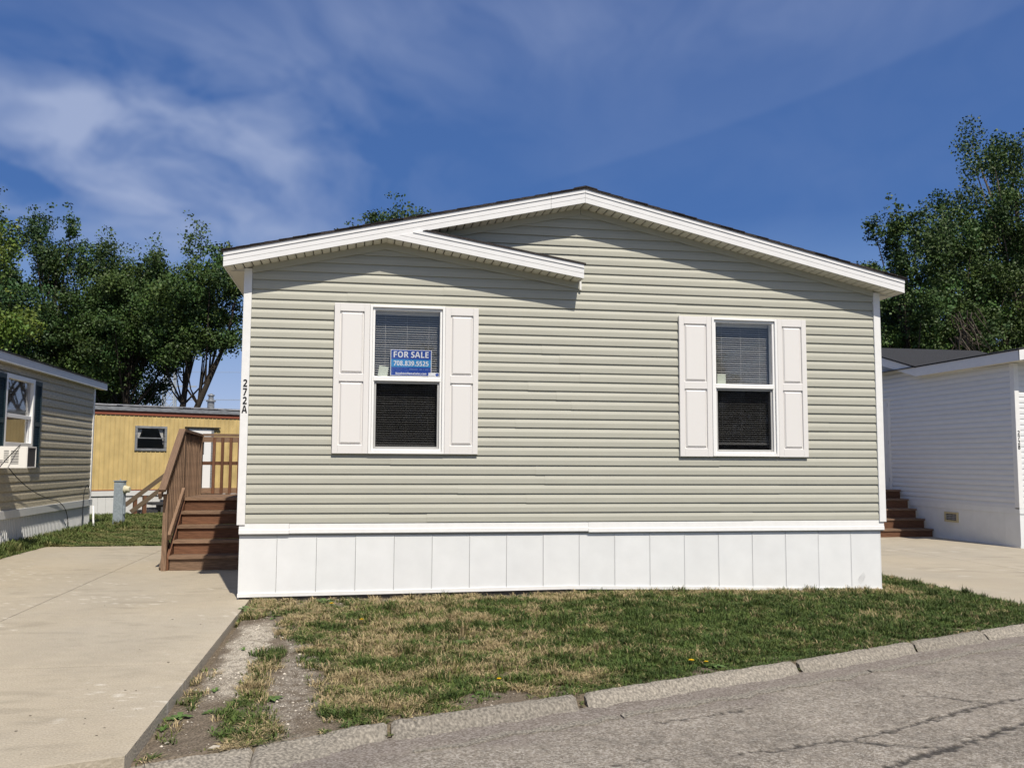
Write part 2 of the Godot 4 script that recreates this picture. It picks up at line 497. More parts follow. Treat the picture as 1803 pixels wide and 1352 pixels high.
func shutter(parent: Node, x0: float, x1: float, y0: float, y1: float, split: float):
	var o := node("shutter", parent)
	var s := 0.058; var z0 := 0.027; var z1 := 0.052
	var st := begin()
	plate(st, Vector3(x0, y0, z0), Vector3(x0 + s, y1, z1), 0.003)
	plate(st, Vector3(x1 - s, y0, z0), Vector3(x1, y1, z1), 0.003)
	plate(st, Vector3(x0 + s, y0, z0), Vector3(x1 - s, y0 + 0.09, z1 - 0.0005), 0.003)
	plate(st, Vector3(x0 + s, split - 0.04, z0), Vector3(x1 - s, split + 0.04, z1 - 0.0005), 0.003)
	plate(st, Vector3(x0 + s, y1 - 0.085, z0), Vector3(x1 - s, y1, z1 - 0.0005), 0.003)
	box(st, Vector3(x0 + 0.01, y0 + 0.01, z0 - 0.002), Vector3(x1 - 0.01, y1 - 0.01, z0 + 0.006))
	obj("shutter_frame", st, M.shutter, o)
	for r in [[y0 + 0.09, split - 0.04], [split + 0.04, y1 - 0.085]]:
		var p := begin()
		plate(p, Vector3(x0 + s + 0.012, r[0] + 0.012, z0 + 0.004), Vector3(x1 - s - 0.012, r[1] - 0.012, z1 - 0.001), 0.0165)
		obj("raised_panel", p, M.shutter, o)

func window_unit(parent: Node, x0: float, x1: float, y0: float, y1: float, rail: float, blind_bottom: float):
	var w := node("window", parent)
	var st := begin()
	ring(st, x0, x1, y0, y1, 0.028, -0.05, 0.056)
	obj("window_frame", st, M.vinyl, w)
	st = begin()
	ring(st, x0 + 0.03, x1 - 0.03, y0 + 0.03, y1 - 0.03, 0.024, -0.055, 0.034)
	obj("window_stop", st, M.vinyl, w)
	var ax := x0 + 0.056; var bx := x1 - 0.056
	st = begin()
	plate(st, Vector3(ax - 0.012, rail, -0.05), Vector3(bx + 0.012, rail + 0.052, 0.041), 0.006)
	obj("meeting_rail", st, M.vinyl, w)
	st = begin()
	ring(st, ax, bx, y0 + 0.056, rail - 0.002, 0.02, -0.05, 0.014, 0.004)
	obj("lower_sash", st, M.steel, w)
	for r in [[rail + 0.052, y1 - 0.055, 0.012], [y0 + 0.06, rail - 0.003, -0.02]]:
		st = begin()
		box(st, Vector3(ax, r[0], r[2] - 0.004), Vector3(bx, r[1], r[2]))
		obj("pane", st, M.glass, w)
	st = begin()
	box(st, Vector3(ax + 0.018, y0 + 0.075, 0.002), Vector3(bx - 0.018, rail - 0.02, 0.003))
	obj("insect_screen", st, M.screen, w)
	# mini blind: too fine to pick the slats apart, one mesh
	st = begin()
	var y := y1 - 0.09
	while y > blind_bottom + 0.02:
		var tilt := 0.33 + rng.randf_range(-0.05, 0.05)
		var c := Vector3((ax + bx) * 0.5, y + rng.randf_range(-0.001, 0.001), -0.085)
		var h := Vector3(0, -sin(tilt), cos(tilt)) * 0.0125
		var l := Vector3((bx - ax) * 0.5 - 0.006, rng.randf_range(-0.0012, 0.0012), 0)
		var t := Vector3(0, 0.0006, 0)
		hexa(st, [c - l - h - t, c + l - h - t, c + l + h - t, c - l + h - t, c - l - h + t, c + l - h + t, c + l + h + t, c - l + h + t])
		y -= 0.0245
	box(st, Vector3(ax, y1 - 0.085, -0.11), Vector3(bx, y1 - 0.05, -0.07))
	box(st, Vector3(ax + 0.005, blind_bottom, -0.098), Vector3(bx - 0.005, blind_bottom + 0.018, -0.072))
	for f in [0.16, 0.5, 0.84]:
		box(st, Vector3(lerpf(ax, bx, f) - 0.001, blind_bottom, -0.0715), Vector3(lerpf(ax, bx, f) + 0.001, y1 - 0.08, -0.0705))
	var b := obj("blind", st, M.blind, w)
	b.set_meta("kind", "stuff")

func digits(parent: Node, text: String, at: Vector3, height: float, pitch: float, turn := 0.0, squeeze := 0.8):
	var o := node("house_number", parent)
	var font := SystemFont.new()
	font.font_names = PackedStringArray(["Droid Sans"])
	font.font_weight = 700
	for k in text.length():
		var t := TextMesh.new()
		t.text = text[k]; t.font = font; t.font_size = 64; t.pixel_size = height / 46.0; t.depth = 0.004
		var d := piece("digit", t, M.black, o)
		d.position = at + Vector3(0, -k * pitch, 0)
		d.rotation.y = turn
		d.scale.x = squeeze
	return o

func main_house():
	var h := thing("manufactured_house", "beige lap-sided house with white skirting and two shuttered windows facing the road", "house")
	var L := 13.0
	var holes := [[1.255, 2.003, 1.60, 3.125], [5.082, 5.818, 1.595, 3.11]]
	# shell
	var st := begin()
	var ys := [0.72, 1.59, 3.13, 3.515]
	var xs := [-0.06, 1.25, 2.008, 5.077, 5.823, 7.13]
	for i in 5:
		for j in 3:
			if j == 1 and (i == 1 or i == 3):
				continue
			box(st, Vector3(xs[i], ys[j], -0.12), Vector3(xs[i + 1], ys[j + 1], -0.002))
	prism(st, PackedVector2Array([Vector2(-0.06, 3.515), Vector2(7.13, 3.515), Vector2(RIDGE_X, 4.33)]), -0.12, -0.002)
	box(st, Vector3(-0.06, 0.72, -L), Vector3(0.05, 3.46, -0.12))
	box(st, Vector3(7.02, 0.72, -L), Vector3(7.13, 3.46, -0.12))
	box(st, Vector3(-0.06, 0.72, -L - 0.1), Vector3(7.13, 3.46, -L))
	prism(st, PackedVector2Array([Vector2(-0.06, 3.46), Vector2(7.13, 3.46), Vector2(RIDGE_X, 4.33)]), -L - 0.1, -L)
	obj("wall", st, M.interior, h)
	st = begin()
	box(st, Vector3(0.05, 0.72, -L), Vector3(7.02, 0.78, -0.12))
	obj("interior_floor", st, M.interior, h)
	st = begin()
	box(st, Vector3(0.05, 3.2, -L), Vector3(7.02, 3.24, -0.12))
	box(st, Vector3(0.05, 0.78, -3.6), Vector3(7.02, 3.2, -3.5))
	box(st, Vector3(3.5, 0.78, -3.5), Vector3(3.6, 3.2, -0.12))
	obj("interior_lining", st, M.interior, h)
	# siding
	siding(h, Transform3D.IDENTITY, 7.07, 0.85, COURSE, gable_span, holes, "siding", 4)
	var flat := func(y: float) -> Array: return [0.08, L - 0.02] if y < 3.45 else [0.0, 0.0]
	siding(h, Transform3D(Basis(Vector3(0, 0, 1), Vector3.UP, Vector3(-1, 0, 0)), Vector3(-0.061, 0, -L)), L, 0.85, COURSE, flat, [], "siding", 4)
	siding(h, Transform3D(Basis(Vector3(0, 0, -1), Vector3.UP, Vector3(1, 0, 0)), Vector3(7.131, 0, 0)), L, 0.85, COURSE, flat, [], "siding", 4)
	# corner boards
	for c in [[-0.083, -0.001, 0.833], [7.071, 7.155, 0.826]]:
		st = begin()
		plate(st, Vector3(c[0], c[2], -0.085), Vector3(c[1], 3.50, 0.033), 0.003)
		obj("corner_board", st, M.trim, h)
	digits(h, "272A", Vector3(-0.04, 2.29, 0.0355), 0.075, 0.0905)
	# frieze boards under the soffit
	for r in [[0.0, RIDGE_X - 0.002, 1.0], [RIDGE_X + 0.002, 7.07, -1.0]]:
		st = begin()
		var ya: float = soffit_y(r[0]); var yb: float = soffit_y(r[1])
		prism(st, PackedVector2Array([Vector2(r[0], ya - 0.074), Vector2(r[1], yb - 0.074), Vector2(r[1], yb), Vector2(r[0], ya)]), 0.0, 0.034)
		obj("frieze_board", st, M.frieze, h)
	# soffit, fascia and roof of the main gable
	soffit_run(h, EAVE_X + 0.01, RIDGE_X, ROOF_SLOPE, EAVE_X, EAVE_Y, 0.0, FRONT - 0.016)
	soffit_run(h, RIDGE_X, 7.337 - 0.01, -ROOF_SLOPE, 7.337, EAVE_Y, 0.0, FRONT - 0.016)
	fascia_run(h, EAVE_X, 3.15, ROOF_SLOPE, EAVE_X, EAVE_Y, FRONT)
	fascia_run(h, 3.153, RIDGE_X - 0.0015, ROOF_SLOPE, EAVE_X, EAVE_Y, FRONT + 0.0008)
	fascia_run(h, RIDGE_X + 0.0015, 7.337, -ROOF_SLOPE, 7.337, EAVE_Y, FRONT)
	for s in [-1, 1]:
		var ex: float = EAVE_X if s < 0 else 7.337
		st = begin()   # side fascia
		box(st, Vector3(minf(ex, ex - s * 0.014), EAVE_Y, -L - 0.2), Vector3(maxf(ex, ex - s * 0.014), EAVE_Y + 0.148, FRONT - 0.031))
		obj("side_fascia", st, M.fascia, h)
		st = begin()
		var wx: float = -0.063 if s < 0 else 7.133
		box(st, Vector3(minf(ex - s * 0.014, wx), EAVE_Y + 0.004, -L - 0.2), Vector3(maxf(ex - s * 0.014, wx), EAVE_Y + 0.010, -0.01))
		obj("side_soffit", st, M.soffit, h)
		st = begin()
		box(st, Vector3(minf(ex - s * 0.015, wx), EAVE_Y + 0.011, -0.03), Vector3(maxf(ex - s * 0.015, wx), EAVE_Y + 0.04, -0.012))
		obj("eave_closure", st, M.fascia, h)
	for s in [-1, 1]:
		st = begin()
		var x0: float = -0.288 if s < 0 else 7.358
		var y0 := EAVE_Y + 0.151 + ROOF_SLOPE * (EAVE_X * -1.0 - 0.288)
		var ridge := EAVE_Y + 0.151 + ROOF_SLOPE * (RIDGE_X - EAVE_X)
		prism(st, PackedVector2Array([Vector2(x0, y0), Vector2(RIDGE_X, ridge), Vector2(RIDGE_X, ridge + 0.016), Vector2(x0, y0 + 0.016)]), -L - 0.25, FRONT + 0.022)
		var roof := obj("roof", st, M.shingle_brown, h)
		# butts of the shingle courses along the rake
		st = begin()
		var n := 27
		for k in n:
			var a := float(k) / n; var b := float(k + 1) / n
			var xa := lerpf(x0, RIDGE_X, a); var xb := lerpf(x0, RIDGE_X, b)
			var ya := lerpf(y0, ridge, a) + 0.0165; var yb := lerpf(y0, ridge, b) + 0.0165
			prism(st, PackedVector2Array([Vector2(xa, ya), Vector2(xb, yb), Vector2(xb, yb + 0.004), Vector2(xa, ya + 0.009)]), -0.6, FRONT + 0.022 + rng.randf_range(-0.004, 0.014))
		obj("shingle_course", st, M.shingle_brown, roof).set_meta("kind", "stuff")
	st = begin()
	var ry := EAVE_Y + 0.168 + ROOF_SLOPE * (RIDGE_X - EAVE_X)
	prism(st, PackedVector2Array([Vector2(RIDGE_X - 0.13, ry - 0.024), Vector2(RIDGE_X, ry + 0.004), Vector2(RIDGE_X + 0.13, ry - 0.024), Vector2(RIDGE_X + 0.13, ry - 0.014), Vector2(RIDGE_X, ry + 0.016), Vector2(RIDGE_X - 0.13, ry - 0.014)]), -L - 0.25, FRONT + 0.028)
	obj("ridge_cap", st, M.shingle_brown, h)
	# the small gable over the wider window
	var mx := 1.378; var my := soffit_y(mx); var ms := -0.165; var me := 3.518
	var g := node("small_gable", h)
	var bands := [[0.0, 0.052, 0.004], [0.055, 0.107, 0.006], [0.110, 0.150, 0.014]]
	for b in bands:
		st = begin()
		var xa: float = mx + b[0] / (ROOF_SLOPE - ms); var xb: float = mx + b[1] / (ROOF_SLOPE - ms)
		prism(st, PackedVector2Array([Vector2(xa, my + ROOF_SLOPE * (xa - mx)), Vector2(me, my + ms * (me - mx) + b[0]), Vector2(me, my + ms * (me - mx) + b[1]), Vector2(xb, my + ROOF_SLOPE * (xb - mx))]), FRONT - 0.014, FRONT + b[2])
		obj("fascia_band" if b[0] < 0.1 else "drip_edge", st, M.fascia, g)
	var mr := mx + 0.150 / (ROOF_SLOPE - ms)
	st = begin()
	var er := my + ms * (me - mx)
	prism(st, PackedVector2Array([Vector2(mr, my + ROOF_SLOPE * (mr - mx) + 0.001), Vector2(me + 0.018, er + 0.148), Vector2(me + 0.018, er + 0.166), Vector2(mr + 0.045, my + ROOF_SLOPE * (mr + 0.045 - mx) + 0.001)]), 0.018, FRONT + 0.024)
	obj("small_roof", st, M.shingle_brown, g)
	st = begin()
	box(st, Vector3(me - 0.014, er - 0.002, 0.018), Vector3(me - 0.0005, er + 0.146, FRONT - 0.0145))
	obj("end_panel", st, M.fascia, g)
	soffit_run(g, mx + 0.004, me - 0.016, ms, mx, my, 0.018, FRONT - 0.016)
	st = begin()
	prism(st, PackedVector2Array([Vector2(mx, my - 0.076), Vector2(me, er - 0.076), Vector2(me, er), Vector2(mx, my)]), 0.018, 0.040)
	obj("frieze_board", st, M.frieze, g)
	st = begin()
	box(st, Vector3(me + 0.001, er - 0.088, 0.018), Vector3(me + 0.022, er + 0.004, 0.05))
	obj("return_trim", st, M.trim, g)
	st = begin()
	prism(st, PackedVector2Array([Vector2(0.0, soffit_y(0.0) - 0.074), Vector2(mx, my - 0.074), Vector2(mx, my - 0.003), Vector2(0.0, soffit_y(0.0) - 0.003)]), 0.0345, 0.040)
	obj("frieze_board", st, M.frieze, g)
	# windows and shutters
	window_unit(h, 1.228, 2.030, 1.570, 3.155, 2.340, 1.655)
	shutter(h, 0.855, 1.226, 1.570, 3.162, 2.370)
	shutter(h, 2.032, 2.392, 1.570, 3.150, 2.370)
	window_unit(h, 5.055, 5.845, 1.566, 3.140, 2.332, 1.70)
	shutter(h, 4.668, 5.052, 1.562, 3.142, 2.360)
	shutter(h, 5.848, 6.203, 1.562, 3.142, 2.360)
	# band, skirting, bottom track
	for b in [[-0.06, 0.44, 0.7385, 0.004], [0.442, 3.62, 0.742, 0.0], [3.622, 7.13, 0.731, 0.001]]:
		st = begin()
		var prof := PackedVector2Array([Vector2(-0.05, b[2]), Vector2(0.022 + b[3], b[2]), Vector2(0.026 + b[3], b[2] + 0.006), Vector2(0.024 + b[3], b[2] + 0.042), Vector2(0.018 + b[3], b[2] + 0.05), Vector2(0.014 + b[3], 0.846), Vector2(-0.05, 0.846)])
		prism(st, prof, b[0], b[1], Transform3D(Basis(Vector3(0, 0, 1), Vector3(0, 1, 0), Vector3(1, 0, 0)), Vector3.ZERO))
		obj("skirting_cap", st, M.trim, h)
	var bottom := func(x: float) -> float:
		var p := [[-0.1, 0.101], [1.57, 0.112], [3.4, 0.125], [4.68, 0.098], [7.2, 0.034]]
		for k in p.size() - 1:
			if x <= p[k + 1][0]:
				return lerpf(p[k][1], p[k + 1][1], (x - p[k][0]) / (p[k + 1][0] - p[k][0]))
		return 0.034
	var seams := [-0.058]
	for k in 17:
		seams.append(0.321 + 0.4003 * k)
	seams.append(7.10)
	for k in seams.size() - 1:
		st = begin()
		var a: float = seams[k] + 0.0015; var b: float = seams[k + 1] - 0.0015
		var z := rng.randf_range(-0.0015, 0.0015) - 0.008
		prism(st, PackedVector2Array([Vector2(a, bottom.call(a) + 0.004), Vector2(b, bottom.call(b) + 0.004), Vector2(b, 0.745), Vector2(a, 0.745)]), z - 0.012, z)
		# the lips beside each seam
		for e in [a + 0.004, b - 0.004]:
			box(st, Vector3(e - 0.003, bottom.call(e) + 0.03, z), Vector3(e + 0.003, 0.735, z + 0.0025))
		obj("skirting_panel", st, M["skirt%d" % (rng.randi() % 3)], h)
	for r in [[-0.06, 2.05], [2.052, 4.2], [4.202, 7.102]]:
		st = begin()
		var pts := PackedVector2Array()
		for k in 9:
			var x := lerpf(r[0], r[1], k / 8.0); pts.append(Vector2(x, bottom.call(x)))
		for k in 9:
			var x := lerpf(r[1], r[0], k / 8.0); pts.append(Vector2(x, bottom.call(x) + 0.036))
		prism(st, pts, -0.03, 0.004)
		obj("skirting_track", st, M.trim, h)
	st = begin()
	box(st, Vector3(-0.05, -0.1, -0.16), Vector3(7.09, 0.16, -0.034))
	obj("base_board", st, M.backing, h)
	for s in [[-0.058, -0.046], [7.088, 7.10]]:
		st = begin()
		box(st, Vector3(s[0], -0.1, -L), Vector3(s[1], 0.75, -0.035))
		obj("side_skirting", st, M.skirt1, h)
	st = begin()
	for k in 6:
		var c := Vector3(6.80 + absf(k - 2.5) * 0.012, 0.13 + k * 0.017, -0.0055)
		bar(st, c, c + Vector3(0.10 - absf(k - 2.5) * 0.022, 0.04, 0), 0.004, 0.002, Vector3.BACK)
	obj("scuff_mark", st, mat(0.62, 0.62, 0.61, 0.6), h)
	# side door by the deck
	var d := node("door", h)
	st = begin()
	box(st, Vector3(-0.086, 0.98, -4.62), Vector3(-0.078, 3.02, -3.72))
	obj("door_leaf", st, M.vinyl, d)
	st = begin()
	box(st, Vector3(-0.1, 0.95, -4.69), Vector3(-0.078, 3.09, -4.622))
	box(st, Vector3(-0.1, 0.95, -3.718), Vector3(-0.078, 3.09, -3.65))
	box(st, Vector3(-0.1, 3.022, -4.622), Vector3(-0.078, 3.09, -3.718))
	obj("door_frame", st, M.trim, d)
	# the sale board and the papers behind the glass
	sale_board()
	for q in [[Vector3(1.376, 2.450, -0.008), 0.10, 0.108, -0.14, "pale green paper notice tilted beside the blue sale board behind the glass"], [Vector3(5.189, 2.444, -0.008), 0.10, 0.108, 0.0, "pale square paper notice in the window without a sale board"]]:
		st = begin()
		box(st, Vector3(-q[1] * 0.5, -q[2] * 0.5, -0.0006), Vector3(q[1] * 0.5, q[2] * 0.5, 0.0006))
		var o := obj("paper_notice", st, M.paper)
		o.position = q[0]; o.rotation.z = q[3]
		tag(o, q[4], "notice")
	var sk := thing("sticker", "small white label with a dark blue dot below the sale board corner", "sticker", Vector3(1.918, 2.421, -0.004))
	st = begin()
	box(st, Vector3(-0.06, -0.021, -0.0006), Vector3(0.053, 0.021, 0.0006))
	obj("label", st, M.sign_white, sk)
	st = begin()
	lathe(st, Vector3(0.033, 0, 0.0008), [Vector2(0.0, 0.0012), Vector2(0.017, 0.0012), Vector2(0.017, 0.0)], 20, Basis(Vector3.RIGHT, PI / 2))
	obj("dot", st, M.sign_blue, sk)
	st = begin()
	box(st, Vector3(-0.052, -0.014, 0.0007), Vector3(0.008, -0.008, 0.0012))
	obj("print", st, M.steel, sk)

func words(parent: Node, text: String, at: Vector3, width: float, height: float, m: Material, bold: bool):
	var t := TextMesh.new()
	var font := SystemFont.new()
	font.font_names = PackedStringArray(["Droid Sans"])
	font.font_weight = 700 if bold else 400
	t.font = font; t.text = text; t.font_size = 64; t.pixel_size = 0.001; t.depth = 0.0012 / (height / 0.046)
	var box_ := t.get_aabb()
	var o := piece("lettering", t, m, parent)
	o.scale = Vector3(width / box_.size.x, height / box_.size.y, height / box_.size.y)
	o.position = at - Vector3((box_.position.x + box_.size.x * 0.5) * o.scale.x, (box_.position.y + box_.size.y * 0.5) * o.scale.y, 0)
	return o

func sale_board():
	var s := thing("sale_board", "blue for sale board with a phone number inside the shuttered window", "sign", Vector3(1.672, 2.405, -0.024), -0.0)
	var w := 0.44; var hgt := 0.285
	var st := begin()
	box(st, Vector3(-w / 2, 0, -0.004), Vector3(w / 2, hgt, 0.0))
	obj("edge", st, M.sign_white, s)
	st = begin()
	box(st, Vector3(-w / 2 + 0.007, 0.006, 0.0002), Vector3(w / 2 - 0.007, hgt - 0.006, 0.001))
	obj("field", st, M.sign_blue, s)
	st = begin()
	box(st, Vector3(-w / 2 + 0.007, 0.095, 0.0012), Vector3(w / 2 - 0.007, 0.178, 0.0018))
	obj("band", st, M.sign_cyan, s)
	words(s, "FOR SALE", Vector3(0, 0.231, 0.002), 0.375, 0.067, M.sign_white, true)
	words(s, "708.839.5525", Vector3(0, 0.136, 0.003), 0.375, 0.054, M.sign_white, true)
	words(s, "BayshoreHomeSales.com", Vector3(0, 0.024, 0.002), 0.33, 0.031, M.sign_white, true)
	st = begin()
	for q in [[-0.02, 0.03], [0.03, 0.07], [0.09, 0.12], [0.13, 0.14], [0.15, 0.185]]:
		box(st, Vector3(q[0], 0.066, 0.0012), Vector3(q[1], 0.078, 0.0018))
	obj("small_print", st, M.sign_dim, s)

# ------------------------------------------------------------------ wooden stairs
func entry_stairs():
	var s := thing("wooden_stairs", "brown wooden steps with a railed landing beside the beige house", "stairs")
	var xl := -1.25; var xr := -0.105
	var st: SurfaceTool
	for k in 5:
		var y := 0.265 + 0.1775 * k; var z := -2.64 - 0.25 * k
		if k < 4:
			for j in 2:
				st = begin()
				box(st, Vector3(xl, y - 0.036, z - 0.142 * (j + 1) + 0.003), Vector3(xr, y, z - 0.142 * j))
				obj("tread", st, M["tread_x%d" % (rng.randi() % 3)], s)
		st = begin()
		var low := 0.083 if k == 0 else y - 0.1775 + 0.002
		box(st, Vector3(xl + 0.01, low, z - 0.066), Vector3(xr - 0.001, y - 0.037, z - 0.03))
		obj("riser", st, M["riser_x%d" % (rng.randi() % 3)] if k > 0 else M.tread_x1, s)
	st = begin()   # pale plate on the top riser
	box(st, Vector3(-0.43, 0.885, -3.67), Vector3(-0.33, 0.92, -3.664))
	obj("metal_plate", st, M.galvanised, s)
	for k in 11:
		st = begin()
		var z := -3.64 - 0.142 * k
		box(st, Vector3(xl - 0.02, 0.939, z - 0.138), Vector3(xr, 0.975 + rng.randf_range(-0.001, 0.001), z))
		obj("deck_board", st, M["tread_x%d" % (rng.randi() % 3)], s)
	st = begin()
	box(st, Vector3(xl - 0.018, 0.74, -5.18), Vector3(xl + 0.02, 0.938, -3.68))
	obj("rim_joist", st, M.riser_z1, s)
	st = begin()
	box(st, Vector3(xl + 0.021, 0.74, -5.18), Vector3(xr, 0.938, -5.142))
	obj("rim_joist", st, M.riser_x1, s)
	st = begin()   # closed side of the flight
	prism(st, PackedVector2Array([Vector2(2.67, 0.083), Vector2(2.67, 0.24), Vector2(3.67, 0.945), Vector2(3.67, 0.70), Vector2(2.95, 0.083)]), xl - 0.036, xl - 0.002, Transform3D(Basis(Vector3(0, 0, -1), Vector3.UP, Vector3(1, 0, 0)), Vector3.ZERO))
	obj("stringer", st, M.riser_z0, s)
	# posts
	var rx := -1.318
	for p in [[rx + 0.01, -2.66, 0.081, 1.06, 0.06], [rx, -3.69, 0.06, 1.90, 0.085], [rx, -5.10, 0.06, 1.87, 0.09], [-0.15, -5.10, 0.06, 1.85, 0.085], [-0.16, -3.72, 0.06, 0.93, 0.085]]:
		st = begin()
		box(st, Vector3(p[0] - p[4] / 2, p[2], p[1] - p[4] / 2), Vector3(p[0] + p[4] / 2, p[3], p[1] + p[4] / 2))
		obj("post", st, M["tread_y%d" % (rng.randi() % 3)], s)
	# rails of the left side
	var slope := 0.69
	var hy := func(z: float) -> float: return 1.14 + slope * (-2.44 - z) if z > -3.60 else 1.94
	for r in [[-0.02, 0.038, 0.085, M.tread_z1], [-0.09, 0.036, 0.085, M.tread_z0], [-0.86, 0.036, 0.085, M.tread_z2]]:
		st = begin()
		var x: float = rx + 0.005 if r[0] > -0.05 else (rx - 0.022 if r[0] > -0.5 else rx + 0.054)
		var a := Vector3(x, hy.call(-2.42) + r[0], -2.42) if r[0] > -0.5 else Vector3(x, hy.call(-2.7) + r[0] + 0.04, -2.70)
		var b := Vector3(x, hy.call(-3.60) + r[0], -3.61)
		if r[0] > -0.05:
			bar(st, a, b, r[2], r[1])
		else:
			bar(st, a, b, r[1], r[2])
		obj("sloping_rail", st, r[3], s)
	for r in [[1.915, 0.038, 0.095, rx + 0.005], [1.85, 0.08, 0.036, rx - 0.022], [1.06, 0.08, 0.036, rx - 0.022]]:
		st = begin()
		bar(st, Vector3(r[3], r[0], -3.61), Vector3(r[3], r[0] - 0.03, -5.14), r[2], r[1])
		obj("side_rail", st, M["tread_z%d" % (rng.randi() % 3)], s)
	var z := -2.76
	while z > -5.0:
		var t: float = hy.call(z) - 0.065 if z > -3.60 else 1.865
		var low: float = maxf(t - 0.83, 0.1) if z > -3.6 else 0.80
		if absf(z + 3.69) > 0.08:
			st = begin()
			var px := rx + 0.016
			box(st, Vector3(px - 0.02, low, z - 0.019), Vector3(px + 0.018, t + rng.randf_range(-0.01, 0.01), z + 0.019))
			obj("baluster", st, M["tread_y%d" % (rng.randi() % 3)], s)
		z -= 0.118
	# far guard
	for r in [[1.895, 0.036, 0.10, -5.10, "tread_x1"], [1.825, 0.085, 0.036, -5.075, "tread_x0"], [1.455, 0.055, 0.03, -5.14, "riser_x1"], [1.03, 0.085, 0.036, -5.075, "tread_x2"]]:
		st = begin()
		bar(st, Vector3(-1.27, r[0], r[3]), Vector3(-0.108, r[0], r[3]), r[2], r[1])
		obj("far_rail", st, M[r[4]], s)
	var x := -1.09
	while x < -0.22:
		st = begin()
		box(st, Vector3(x - 0.021, 0.985, -5.056), Vector3(x + 0.021, 1.85, -5.016))
		obj("baluster", st, M["riser_y%d" % (rng.randi() % 3)], s)
		x += 0.1255
	st = begin()   # foot brace outside the first post
	bar(st, Vector3(rx - 0.04, 0.085, -2.73), Vector3(rx - 0.012, 0.42, -3.0), 0.036, 0.085)
	obj("foot_brace", st, M.old_z0, s)

